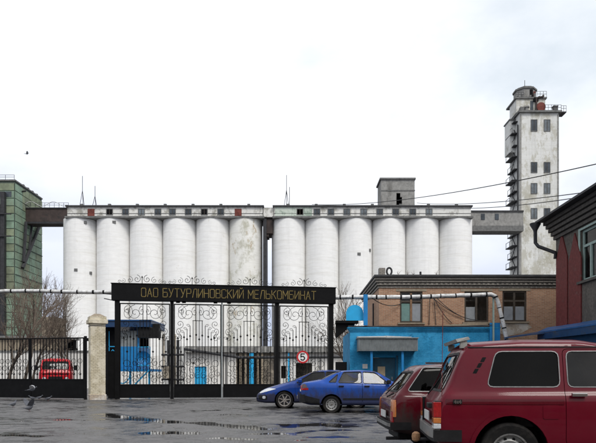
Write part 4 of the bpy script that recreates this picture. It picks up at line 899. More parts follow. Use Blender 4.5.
# annexe
DX = 32.2; AX0, AX1 = gx(350, DX), gx(497, DX); AZ = gz(331.5, DX)
ax = thing('blue_annexe', 'bright blue painted brick annexe with a door under a corrugated canopy', 'building', ((AX0+AX1)/2, DX+0.6, 0))
dh = (gx(373, DX), gx(396, DX), 0.0, gz(357.5, DX)); wh = (gx(428, DX), gx(446, DX), 0.9, gz(376, DX))
part(ax, 'front_wall', wall(AX0, AX1, 0, AZ, DX, DX+0.35, [dh, wh]), M['blue_brick'])
part(ax, 'side_wall', MB().box(AX0, AX0+0.35, DX+0.351, DX+5, 0, AZ), M['blue_brick'])
part(ax, 'side_wall', MB().box(AX1-0.35, AX1, DX+0.351, DK-0.002, 0, AZ), M['blue_brick'])
for k in range(3):
    o = 0.05 + 0.05*k; part(ax, 'cornice_course', MB().box(AX0-o, AX1+o, DX-o, DX+0.33, AZ+0.004+k*0.075, AZ+0.07+k*0.075), M['blue_brick'])
part(ax, 'parapet', MB().box(AX0-0.02, AX1+0.02, DX-0.02, DX+0.33, AZ+0.235, gz(327, DX)), M['blue'])
part(ax, 'roof', MB().box(AX0-0.1, AX1+0.1, DX-0.08, DK-0.12, gz(327, DX)+0.003, gz(327, DX)+0.06), M['roofing'])
part(ax, 'roof_debris', MB().prism([(gx(440,DX),gz(325.8,DX)),(gx(489,DX),gz(325.8,DX)),(gx(488,DX),gz(322.6,DX)),(gx(462,DX),gz(323.6,DX)),(gx(446,DX),gz(324.8,DX))], DX+0.1, DX+0.5), M['lintel'])
part(ax, 'pier', MB().box(gx(489, DX), AX1+0.12, DX-0.14, DX-0.102, 0, gz(323, DX)), M['blue'])
d_ = part(ax, 'door', MB().box(dh[0]+0.02, dh[1]-0.02, DX+0.16, DX+0.22, 0.02, dh[3]-0.02), M['door_teal'])
part(d_, 'notice', MB().box(gx(378, DX), gx(385.5, DX), DX+0.150, DX+0.158, gz(378, DX), gz(366.5, DX)), M['paper'])
part(d_, 'handle', MB().box(dh[1]-0.22, dh[1]-0.17, DX+0.10, DX+0.159, 1.0, 1.15), M['chrome'])
part(d_, 'door_frame', MB().box(dh[0]-0.10, dh[0]-0.001, DX-0.05, DX-0.003, 0, dh[3]+0.1).box(dh[1]+0.001, dh[1]+0.10, DX-0.05, DX-0.003, 0, dh[3]+0.1), M['door_teal'])
wd = part(ax, 'window', ringbox(MB(), wh[0]+0.002, wh[1]-0.002, wh[2]+0.002, wh[3]-0.002, DX+0.08, DX+0.2, 0.07), M['frame_dark'])
part(wd, 'pane', MB().box(wh[0]+0.07, wh[1]-0.07, DX+0.14, DX+0.15, wh[2]+0.07, wh[3]-0.07), M['winglass'])
part(ax, 'plaque', MB().box(gx(362.5, DX), gx(367.5, DX), DX-0.02, DX-0.003, gz(368.5, DX), gz(364, DX)), M['pale_sheet'])
cz0, cz1 = gz(351, 31.4), gz(338.5, 31.4); cp = []
ca, cb = gx(358.5, 31.4), gx(417.5, 31.4); nr = 38
mb = MB(); top = []
for k in range(nr*2+1):
    x = ca + (cb-ca)*k/(nr*2); yy = 31.3 + (0.0 if (k//1) % 2 else 0.05); top.append((x, yy))
vs_ = [(x, y, cz0) for x, y in top] + [(x, y, cz1) for x, y in top]; n = len(top)
mb.add(vs_, [(i, i+1, n+i+1, n+i) for i in range(n-1)])
can = part(ax, 'canopy_sheet', mb, M['corrugated'])
part(can, 'side_sheet', MB().box(ca-0.01, ca+0.02, 31.36, DX-0.002, cz0, cz1), M['corrugated'])
part(can, 'side_sheet', MB().box(cb-0.02, cb+0.01, 31.36, DX-0.002, cz0, cz1), M['corrugated'])
part(can, 'canopy_top', MB().box(ca-0.06, cb+0.04, 31.25, DX-0.002, cz1+0.002, cz1+0.05), M['corrugated'])
part(can, 'pale_top_sheet', MB().hexa([(ca-0.02,31.22,cz1+0.052),(gx(386,31.4),31.22,cz1+0.052),(gx(386,31.4),DX-0.01,cz1+0.052),(ca-0.02,DX-0.01,cz1+0.052),(ca-0.02,31.22,cz1+0.09),(gx(386,31.4),31.22,cz1+0.10),(gx(386,31.4),DX-0.01,cz1+0.18),(ca-0.02,DX-0.01,cz1+0.16)]), M['pale_sheet'])
part(can, 'pale_top_sheet', MB().hexa([(gx(386.5,31.4),31.24,cz1+0.052),(gx(411,31.4),31.24,cz1+0.052),(gx(411,31.4),DX-0.01,cz1+0.052),(gx(386.5,31.4),DX-0.01,cz1+0.052),(gx(386.5,31.4),31.24,cz1+0.13),(gx(411,31.4),31.24,cz1+0.08),(gx(411,31.4),DX-0.01,cz1+0.14),(gx(386.5,31.4),DX-0.01,cz1+0.2)]), M['pale_sheet'])
for x in (371.5, 402.5): part(ax, 'canopy_post', MB().box(gx(x, 31.5)-0.06, gx(x, 31.5)+0.06, 31.45, 31.57, 0, cz1-0.002), M['blue'])
# ------------------------------------------------------------------ dark grey building on the right edge
WX = 12.9; WF = 30.0; WN = 14.0
ga = thing('stucco_house', 'dark grey stucco house at the right edge with red pilasters', 'building', (WX+3, 25, 0))
wz = gz(240, WF)
hy0, hy1 = WX*F/(597.5-CX), WX*F/(580.5-CX)
win_h = (hy0, hy1, gz(281, 27.2), gz(231, 27.4))
ww = wall(WN, WF, 0, wz, WX, WX+0.4, [win_h], axis='x')
part(ga, 'wall', ww, M['stucco'])
part(ga, 'end_wall', MB().box(WX+0.401, WX+9, WF-0.4, WF, 0, wz), M['stucco'])
part(ga, 'inner_wall', MB().box(WX+3, WX+3.1, WN, WF-0.41, 0, wz), M['lintel'])
for (xa, xb) in ((557.2, 568.2), (569.6, 582.0)):
    ya, yb = WX*F/(xb-CX), WX*F/(xa-CX); zt = gz(240.5, (ya+yb)/2); zs = zt - 0.9; ym = (ya+yb)/2
    part(ga, 'red_pilaster', MB().prism([(ya, 0), (yb-0.005, 0), (yb-0.005, zs), (ym, zt+0.35), (ya, zs)], WX-0.06, WX-0.003, 'x'), M['oxide'])
for k in range(5):
    o = 0.10 + 0.09*k; z0 = wz + 0.002 + k*0.20
    part(ga, 'cornice_course', MB().box(WX-o, WX+9, WN, WF+o, z0, z0+0.16), M['stucco_dark'])
    part(ga, 'cornice_shadow_joint', MB().box(WX-o+0.07, WX+9, WN, WF+o-0.07, z0+0.161, z0+0.199), M['stucco_dark'])
zr = wz + 1.005
part(ga, 'roof_edge', MB().box(WX-0.62, WX+9, WN, WF+0.6, zr, zr+0.10), M['roofing'])
wd = MB(); y0, y1, z0, z1 = win_h
wd.box(WX+0.10, WX+0.22, y0+0.003, y0+0.11, z0+0.003, z1-0.003).box(WX+0.10, WX+0.22, y1-0.11, y1-0.003, z0+0.003, z1-0.003).box(WX+0.10, WX+0.22, y0+0.11, y1-0.11, z0+0.003, z0+0.11).box(WX+0.10, WX+0.22, y0+0.11, y1-0.11, z1-0.11, z1-0.003)
wd = part(ga, 'window', wd, M['frame_green'])
part(wd, 'transom', MB().box(WX+0.09, WX+0.2, y0+0.112, y1-0.112, z0+(z1-z0)*0.66, z0+(z1-z0)*0.66+0.11), M['frame_green'])
part(wd, 'mullion', MB().box(WX+0.085, WX+0.2, (y0+y1)/2-0.06, (y0+y1)/2+0.06, z0+0.112, z0+(z1-z0)*0.66-0.002), M['frame_green'])
part(wd, 'pane', MB().box(WX+0.15, WX+0.156, y0+0.108, y1-0.108, z0+0.108, z1-0.108), M['g_win'])
part(wd, 'reveal', MB().box(WX-0.03, WX-0.003, y1+0.002, y1+0.16, z0, z1+0.1).box(WX-0.03, WX-0.003, y0, y1, z1+0.002, z1+0.1), M['frame_green'])
part(ga, 'sill', MB().box(WX-0.12, WX-0.003, y0-0.1, y1+0.15, z0-0.12, z0-0.01), M['stucco_dark'])
part(ga, 'gutter', MB().box(WX-0.82, WX-0.625, WN, WF+0.6, zr-0.04, zr+0.06), M['steel'])
qh = Vector((WX-0.78, WF+0.65, zr-0.06))
part(ga, 'rain_hopper', MB().lathe([(0.09,-0.42),(0.10,-0.32),(0.27,-0.02),(0.27,0.05)], 14, 'z', qh), M['steel'], smooth=True)
part(ga, 'downpipe', MB().tube([(qh.x, qh.y, qh.z-0.3), (qh.x, qh.y-0.02, qh.z-0.95), (qh.x+0.12, qh.y-0.1, qh.z-1.15), (WX-0.09, WF-0.12, qh.z-1.6), (WX-0.09, WF-0.12, qh.z-1.9)], 0.09, 9), M['steel'], smooth=True)
# blue lean-to roof below the red pilasters
lt = thing('blue_lean_to', 'dark blue sheet lean-to roof against the grey house, behind the red cars', 'shed', (12, 27, 0))
e0 = px(537, 333.5, 31.0); e1 = px(600, 324.5, 24.2); W0, W1 = Vector((WX-0.01, 31.0, e0.z+0.25)), Vector((WX-0.01, 24.2, e1.z+0.25))
part(lt, 'roof_sheet', MB().hexa([e0, e1, W1, W0, e0+Vector((0,0,.07)), e1+Vector((0,0,.07)), W1+Vector((0,0,.07)), W0+Vector((0,0,.07))]), M['blue_edge'])
part(lt, 'fascia', MB().hexa([e0+Vector((0.02,0,-.32)), e1+Vector((0.02,0,-.32)), e1+Vector((.06,0,-.32)), e0+Vector((.06,0,-.32)), e0+Vector((0.02,0,-.003)), e1+Vector((0.02,0,-.003)), e1+Vector((.06,0,-.003)), e0+Vector((.06,0,-.003))]), M['blue_dark'])
part(lt, 'front_wall', MB().hexa([(e0.x+.4,31,0),(e1.x+.4,24.3,0),(e1.x+.5,24.3,0),(e0.x+.5,31,0),(e0.x+.4,31,e0.z-.01),(e1.x+.4,24.3,e1.z-.01),(e1.x+.5,24.3,e1.z-.01),(e0.x+.5,31,e0.z-.01)]), M['blue_dark'])
l0, l1 = px(504, 338.5, 31.2), px(545, 333.5, 30.0)
part(lt, 'lower_sheet', MB().hexa([l0, l1, l1+Vector((0.6,1.4,.2)), l0+Vector((0.6,1.4,.1)), l0+Vector((0,0,.06)), l1+Vector((0,0,.06)), l1+Vector((0.6,1.4,.26)), l0+Vector((0.6,1.4,.16))]), M['blue_dark'])
part(lt, 'end_post', MB().box(l0.x+0.1, l0.x+0.18, 31.35, 31.43, 0, l0.z), M['blue_dark'])

# ------------------------------------------------------------------ overhead pipes and cables
def wrapped_pipe(name, label, pts, r, step):
    mid = pts[len(pts)//2]; t = thing(name, label, 'pipe', (mid[0], mid[1], 0))
    dense = []
    for a, b in zip(pts[:-1], pts[1:]):
        a, b = Vector(a), Vector(b); n = max(1, int((b-a).length/0.25))
        for k in range(n): dense.append(a+(b-a)*k/n + Vector((0, 0, rnd.uniform(-.012, .012))))
    dense.append(Vector(pts[-1]))
    part(t, 'pipe', MB().tube(dense, r, 9), M['foil'], smooth=True)
    acc = 0
    for a, b in zip(dense[:-1], dense[1:]):
        acc += (b-a).length
        if acc > step:
            acc = rnd.uniform(-0.12, 0.08); d = (b-a).normalized()
            part(t, 'strap', MB().tube([a, a+d*rnd.uniform(.04, .10)], r*1.12, 9), M['plastic'])
    part(t, 'carrier_cable', MB().tube([p - Vector((0, 0, r+0.02)) for p in dense], 0.018, 4), M['wire'])
    return t
wpl = wrapped_pipe('foil_wrapped_pipe', 'foil wrapped overhead pipe running from the left edge to the gate beam', [px(-14, 291, 31), px(40, 290.6, 31), px(82, 291.8, 31), px(113.2, 291.8, 31.0)], 0.085, 0.55)
DP = 31.9
wpr = wrapped_pipe('foil_wrapped_pipe', 'foil wrapped overhead pipe from gate to office, bending down at its right end', [px(333.8, 297.3, 32.55), px(352, 296.6, 32.3), px(400, 297, DP), px(440, 296, DP), px(480, 294.6, DP), px(491, 294.2, DP), px(495.5, 296, DP), px(498, 302, DP), px(504, 327, DP), px(513, 372, DP), px(516, 399, DP)], 0.105, 0.5)
part(wpr, 'support_bracket', MB().box(gx(494, DP)-0.04, gx(494, DP)+0.04, DP+0.06, DP+0.14, 3.0, gz(296.5, DP)), M['frame_green'])
for x in (365.5,): part(wpr, 'support_post', MB().box(gx(x, DP+0.2)-0.11, gx(x, DP+0.2)+0.11, DP+0.13, DP+0.22, 3.9, gz(294, DP)), M['blue'])
def cable(label, a, b, sag, r, group=None, n=20):
    a, b = Vector(a), Vector(b); pts = [a + (b-a)*k/n - Vector((0, 0, sag*4*(k/n)*(1-k/n))) for k in range(n+1)]
    o = a; return solo('overhead_cable', MB().tube(pts, r, 5), M['wire'], label, 'cable', origin=tuple(o), group=group)
cable('topmost overhead cable rising to the right across the sky', px(312, 204.5, DS+1), px(640, 154, 45), 1.2, 0.045)
cable('middle overhead cable crossing in front of the tower', px(417, 203, DS+1), px(640, 184.5, 45), 0.7, 0.042)
cable('lowest overhead cable in front of the tower, ending above the grey house', px(420, 205.5, DS+1), px(640, 187, 45), 1.0, 0.042)
cable('slack black cable drooping under the pipe beside the left office window', px(372, 298, 32.0), px(400.5, 304, DK-0.02), 0.22, 0.022)
for k, (a, b, s, lab) in enumerate((((433,298),(463,317),0.10,'black cable slanting from the pipe to the middle office window'), ((437,298),(478,320),0.30,'sagging black cable ending under the middle office window'), ((434,298),(452,323),0.15,'short black cable slanting down left of the middle office window'),
        ((430,298),(429,325),0.02,'thin upright cable on brick right of the first office window'), ((434,298),(436,325),0.02,'second thin upright cable right of the first office window'))):
    cable(lab, px(a[0], a[1], DK-0.15), px(b[0], b[1], DK-0.06), s, 0.02, n=12)
cable('thin conduit lying along the top of the blue annexe wall', px(380, 326, DX-0.2), px(492, 325, DX-0.2), 0.05, 0.02)

# ------------------------------------------------------------------ bare trees
def tree(name, label, base, h, seed, spread=0.55, lean=(0,0), r0=0.14, levels=5, group='bare trees in the yard', first=0.28, cat='tree'):
    r_ = random.Random(seed); tk, tw_ = MB(), MB()
    def grow(p, d, L, r, lev):
        n = 4; pts = [p]; q = p; dd = d
        for k in range(n):
            dd = (dd + Vector((r_.gauss(0, .10), r_.gauss(0, .10), r_.gauss(0.03, .06)))).normalized(); q = q + dd*(L/n); pts.append(q)
        (tk if lev <= 1 else tw_).tube(pts, r, 6 if lev <= 1 else (4 if lev < 4 else 3), cap=False, r1=max(0.006, r*0.62))
        if lev >= levels: return
        kids = r_.randint(3, 4) if lev == 0 else (r_.randint(2, 4) if lev < 4 else r_.randint(1, 3))
        for c in range(kids):
            f = r_.uniform(first if lev == 0 else 0.30, 1.0); i = min(n-1, int(f*n)); pp = pts[i] + (pts[i+1]-pts[i])*(f*n-i)
            sp = spread*(0.6+0.8*r_.random()); ang = r_.uniform(0, 2*math.pi); a_ = dd.cross(Vector((math.cos(ang), math.sin(ang), 0.2))).normalized()
            nd = (dd*math.cos(sp) + a_*math.sin(sp)); nd.z += 0.10; nd.normalize()
            grow(pp, nd, L*r_.uniform(.52, .80), max(0.008, r*0.62*(1-f*0.30)), lev+1)
        grow(q, dd, L*0.66, max(0.008, r*0.62), lev+1)
    base = Vector(base); grow(base, Vector((lean[0], lean[1], 1)).normalized(), h*0.36, r0, 0)
    t = thing(name, label, cat, base, 0, group); part(t, 'trunk', tk, M['bark'], smooth=True); part(t, 'crown', tw_, M['twig']); return t
tree('bare_tree', 'large leafless tree standing at the left photo edge', (gx(6, 43), 43, 0), 10.2, 3, 0.60, (0.12, 0), 0.15)
tree('bare_tree', 'leafless tree leaning right between green building and silos', (gx(22, 47), 47, 0), 10.6, 12, 0.52, (0.38, 0.05), 0.15)
tree('bare_tree', 'slender leafless tree behind the fence near the brick pillar', (gx(66, 52), 52, 0), 10.0, 21, 0.55, (-0.05, 0), 0.11)
tree('bare_tree', 'low leafless tree left of the van behind the fence', (gx(31, 52), 52, 0), 10.5, 31, 0.60, (0.1, 0), 0.12)
tree('bare_tree', 'leafless tree behind the gate and the blue board', (gx(352, 44), 44, 0), 8.8, 41, 0.60, (0.0, 0), 0.12)
# low beige store under the green building
fs = thing('beige_shed', 'low beige shed behind the left fence with a dark window', 'building', (gx(35, 66), 68, 0))
part(fs, 'wall', wall(gx(-30, 66), gx(62, 66), 0, gz(338, 66), 66, 66.4, [(gx(20, 66), gx(31, 66), gz(364, 66), gz(357, 66)), (gx(40, 66), gx(50, 66), gz(364, 66), gz(357, 66))]), M['lintel'])
part(fs, 'roof', MB().box(gx(-30, 66), gx(63, 66), 65.6, 71, gz(338, 66)+0.003, gz(336, 66)), M['slab'])
part(fs, 'back_wall', MB().box(gx(-30, 66), gx(62, 66), 70, 70.3, 0, gz(338, 66)), M['dark'])
part(fs, 'upper_block', MB().box(gx(38, 66), gx(52, 66), 67, 70, gz(336, 66)+0.003, gz(316, 66)), M['lintel'])
yw2 = thing('yard_wall', 'pale plastered yard wall behind the red van', 'wall', (gx(50, 56), 56, 0))
part(yw2, 'wall', MB().box(gx(-40, 56), gx(112, 56), 56, 56.3, 0, gz(352, 56)), M['white_wall']); part(yw2, 'coping', MB().box(gx(-40, 56), gx(112, 56), 55.9, 56.4, gz(352, 56)+0.002, gz(350.5, 56)), M['slab'])
yw3 = thing('yard_wall', 'dull brown yard wall behind the gate left of the white store', 'wall', (gx(140, 66), 66, 0))
part(yw3, 'wall', MB().box(gx(112.5, 66), gx(172, 66), 66, 66.3, 0, gz(356, 66)), M['white_wall'])

# ------------------------------------------------------------------ cars: one lofted shell per body, openings and panels cut from it
def interp(keys, x):
    if x <= keys[0][0]: return keys[0][1]
    for (a, va), (b, vb) in zip(keys[:-1], keys[1:]):
        if x <= b: return va + (vb-va)*(x-a)/(b-a)
    return keys[-1][1]
def smooth_keys(keys, L, rad):
    def f(x):
        return sum(interp(keys, min(L, max(0, x+rad*o)))*w_ for o, w_ in ((-1, .15), (-.5, .22), (0, .26), (.5, .22), (1, .15)))
    return f
def chaikin(p, n):
    for _ in range(n):
        q = [p[0]]
        for a, b in zip(p[:-1], p[1:]):
            q += [(a[0]*.75+b[0]*.25, a[1]*.75+b[1]*.25), (a[0]*.25+b[0]*.75, a[1]*.25+b[1]*.75)]
        q.append(p[-1]); p = q
    return p
def loft(S):
    L = S['L']; ft, fb, fw, fr_, fbelt = [smooth_keys(S[k], L, S.get('rad', .05)) for k in ('top', 'bot', 'w', 'wr', 'belt')]
    xs = [0, .012, .035] + [.07 + (L-.14)*k/int(L/.05) for k in range(int(L/.05)+1)] + [L-.035, L-.012, L]
    rings = []
    for x in xs:
        ins = 0.0; e = min(x, L-x)
        if e < .035: ins = .030*(1-e/.035)**1.5 + .0
        w_, wr, zt, zb, zbl = fw(x)-ins, fr_(x)-ins, ft(x)-ins, fb(x)+ins, fbelt(x)
        zbl = min(zbl, zt-.05); zm = zb*.45+zbl*.55; cr = S.get('crown', .035)
        half = [(0, zb), (w_-.14, zb), (w_-.02, zb+.05), (w_-.004, zb+.16), (w_, zm), (w_-.008, zbl-.10), (w_-.035, zbl-.01), (w_-.06, zbl+.02), (wr+.02, zt-cr*2.2), (wr-.02, zt-cr), (wr*.55, zt-cr*.12), (0, zt)]
        if zt - zbl < .2:                        # bonnet or boot: the upper ring lies on the deck
            k = (zt-zbl)/.2; wr2 = (w_-.05)*(1-k) + wr*k
            half[8] = (wr2-.01, zbl + (zt-zbl)*.55); half[9] = (wr2-.08, zbl+(zt-zbl)*.80); half[10] = (wr2*.55, zt-(zt-zbl)*.06)
        half = chaikin(half, 2)
        rings.append([(x, y, z) for y, z in half] + [(x, -y, z) for y, z in reversed(half[1:-1])])
    n = len(rings[0]); bm = bmesh.new(); vv = [[bm.verts.new(p) for p in r] for r in rings]
    for a, b in zip(vv[:-1], vv[1:]):
        for k in range(n): bm.faces.new((a[k], a[(k+1) % n], b[(k+1) % n], b[k]))
    bm.faces.new(list(reversed(vv[0]))); bm.faces.new(vv[-1])
    bmesh.ops.recalc_face_normals(bm, faces=bm.faces[:])
    return bm
def rpoly(pts, r, n=3):                           # convex polygon with rounded corners, counter-clockwise
    A = sum(a[0]*b[1]-b[0]*a[1] for a, b in zip(pts, pts[1:]+pts[:1]))
    if A < 0: pts = list(reversed(pts))
    out_ = []
    m = len(pts)
    for i in range(m):
        p, a, b = Vector(pts[i]), Vector(pts[i-1]), Vector(pts[(i+1) % m]); rr_ = min(r, (a-p).length*.45, (b-p).length*.45)
        s0, s1 = p+(a-p).normalized()*rr_, p+(b-p).normalized()*rr_
        for k in range(n+1):
            t_ = k/n; out_.append(tuple(s0*(1-t_)**2 + p*2*t_*(1-t_) + s1*t_**2))
    return out_
def grow_poly(poly, d):
    m = len(poly); out_ = []
    for i in range(m):
        a, p, b = Vector(poly[i-1]), Vector(poly[i]), Vector(poly[(i+1) % m]); e1, e2 = (p-a).normalized(), (b-p).normalized()
        n_ = Vector((e1.y+e2.y, -e1.x-e2.x))
        if n_.length < 1e-6: n_ = Vector((e1.y, -e1.x))
        n_.normalize(); c_ = max(.5, n_.dot(Vector((e1.y, -e1.x)))); out_.append(tuple(p + n_*d/c_))
    return out_
def inside(poly, u, v_):
    for a, b in zip(poly, poly[1:]+poly[:1]):
        if (b[0]-a[0])*(v_-a[1]) - (b[1]-a[1])*(u-a[0]) < 0: return False
    return True
def uv(co, ax): return (co.x, co.z) if ax[0] == 'y' else ((co.y, co.z) if ax[0] == 'x' else (co.x, co.y))
def cond(f, ax):
    n_ = f.normal
    if ax == 'y': return abs(n_.y) > .2
    if ax == 'x-': return n_.x < -.12
    if ax == 'x+': return n_.x > .12
    return n_.z > .3
def cut(bm, poly, ax):
    us = [p[0] for p in poly]; vs_ = [p[1] for p in poly]; lo, hi, lo2, hi2 = min(us)-.02, max(us)+.02, min(vs_)-.02, max(vs_)+.02
    fs = []
    for f in bm.faces:
        if not cond(f, ax): continue
        q = [uv(v.co, ax) for v in f.verts]
        if max(a for a, _ in q) < lo or min(a for a, _ in q) > hi or max(b for _, b in q) < lo2 or min(b for _, b in q) > hi2: continue
        fs.append(f)
    es = list({e for f in fs for e in f.edges}); vv = list({v for f in fs for v in f.verts}); geom = vv + es + fs
    for a, b in zip(poly, poly[1:]+poly[:1]):
        d = (b[0]-a[0], b[1]-a[1])
        if abs(d[0])+abs(d[1]) < 1e-6: continue
        n2 = (d[1], -d[0])
        co = (a[0], 0, a[1]) if ax[0] == 'y' else ((0, a[0], a[1]) if ax[0] == 'x' else (a[0], a[1], 0))
        no = (n2[0], 0, n2[1]) if ax[0] == 'y' else ((0, n2[0], n2[1]) if ax[0] == 'x' else (n2[0], n2[1], 0))
        geom = bmesh.ops.bisect_plane(bm, geom=geom, dist=1e-5, plane_co=co, plane_no=no)['geom']
    for f in bm.faces: f.normal_update()
    return [f for f in bm.faces if cond(f, ax) and inside(poly, *uv(f.calc_center_median(), ax))]
def faces_to_obj(car, name, faces, mat, off=0.0, solid=0.0, parent=None, sharp=True):
    if not faces: return None
    for f in faces:
        for v in f.verts: pass
    ids = {}; vv = []; ff = []
    for f in faces:
        row = []
        for v in f.verts:
            if v not in ids: ids[v] = len(vv); vv.append(v.co + v.normal*off)
            row.append(ids[v])
        ff.append(row)
    me = bpy.data.meshes.new(name); me.from_pydata([tuple(v) for v in vv], [], ff); me.update()
    b2 = bmesh.new(); b2.from_mesh(me)
    for f in b2.faces: f.smooth = True
    for e in b2.edges:
        if len(e.link_faces) != 2: e.smooth = False
        elif e.calc_face_angle(0) > R(50): e.smooth = False
    b2.to_mesh(me); b2.free(); me.materials.append(mat)
    o = link(name, me, parent or car)
    if solid:
        md = o.modifiers.new('thickness', 'SOLIDIFY'); md.thickness = solid; md.offset = -1.0
    return o
def split_sides(faces): return [f for f in faces if f.calc_center_median().y > 0], [f for f in faces if f.calc_center_median().y <= 0]
def wheel(car, x, y, r, wd, side, rimmat, style='steel', rr=None):
    rr = rr or r*.62; s = side; h = wd/2
    prof = [(rr, -h*.8), (r*.90, -h), (r*.975, -h*.8), (r, -h*.45), (r, h*.45), (r*.975, h*.8), (r*.90, h), (rr, h*.8), (rr*.93, h*.3), (rr*.93, -h*.3), (rr, -h*.8)]
    t = part(car, 'wheel', MB().lathe(prof, 40, 'y', (x, y, r), capped=False), M['rubber'], smooth=True, local=True)
    if style == 'steel':
        pr = [(.001, s*h*.62), (rr*.20, s*h*.62), (rr*.26, s*h*.35), (rr*.62, s*h*.52), (rr*.78, s*h*.28), (rr*.90, s*h*.36), (rr*.93, s*h*.80), (rr*1.02, s*h*.86)]
        ro = part(t, 'rim', MB().lathe(pr, 36, 'y', (x, y, r), capped=False), rimmat, smooth=True, local=True)
        hs = MB()
        for k in range(10):
            a = 2*math.pi*k/10; hs.lathe([(rr*.085, s*h*.37), (rr*.085, s*h*.45)], 10, 'y', (x+rr*.72*math.cos(a), y, r+rr*.72*math.sin(a)))
        part(t, 'vent_holes', hs, M['dark'], local=True)
    else:
        part(t, 'rim', MB().lathe([(rr*.86, s*h*.3), (rr*.93, s*h*.82), (rr*1.02, s*h*.86), (rr*1.0, s*h*.7), (rr*.9, s*h*.25)], 40, 'y', (x, y, r), capped=False), rimmat, smooth=True, local=True)
        part(t, 'brake_disc', MB().lathe([(.001, s*h*.1), (rr*.9, s*h*.1)], 24, 'y', (x, y, r), capped=False), M['steel'], local=True)
        sp = MB().lathe([(.001, s*h*.66), (rr*.22, s*h*.62), (rr*.24, s*h*.3)], 20, 'y', (x, y, r), capped=False)
        for k in range(7):
            a = 2*math.pi*k/7+.3; ca_, sa = math.cos(a), math.sin(a); q = []
            for (rad, wdt) in ((rr*.15, rr*.11), (rr*.92, rr*.075)):
                for sg_ in (-1, 1): q.append((x+rad*ca_-sg_*wdt*sa, r+rad*sa+sg_*wdt*ca_))
            o4 = [q[0], q[1], q[3], q[2]]
            sp.hexa([(p[0], y+s*h*.30, p[1]) for p in o4] + [(p[0], y+s*h*.62, p[1]) for p in o4])
        part(t, 'spokes', sp, rimmat, local=True)
    return t
def seats(car, xs, w_, zf, zt, rows=((-.36, .36),)):
    for x in xs:
        for y in (-w_*.45, w_*.45):
            mb = MB().rbox(x, x+.5, y-.24, y+.24, zf, zf+.18, .04)
            st_ = part(car, 'seat', mb, M['seat'], local=True)
            part(st_, 'backrest', MB().hexa([(x-.14,y-.23,zf+.14),(x+.06,y-.23,zf+.14),(x+.06,y+.23,zf+.14),(x-.14,y+.23,zf+.14),(x-.30,y-.2,zt-.18),(x-.18,y-.2,zt-.18),(x-.18,y+.2,zt-.18),(x-.30,y+.2,zt-.18)]), M['seat'], local=True)
            part(st_, 'headrest', MB().rbox(x-.32, x-.2, y-.13, y+.13, zt-.15, zt+.03, .04), M['seat'], local=True)
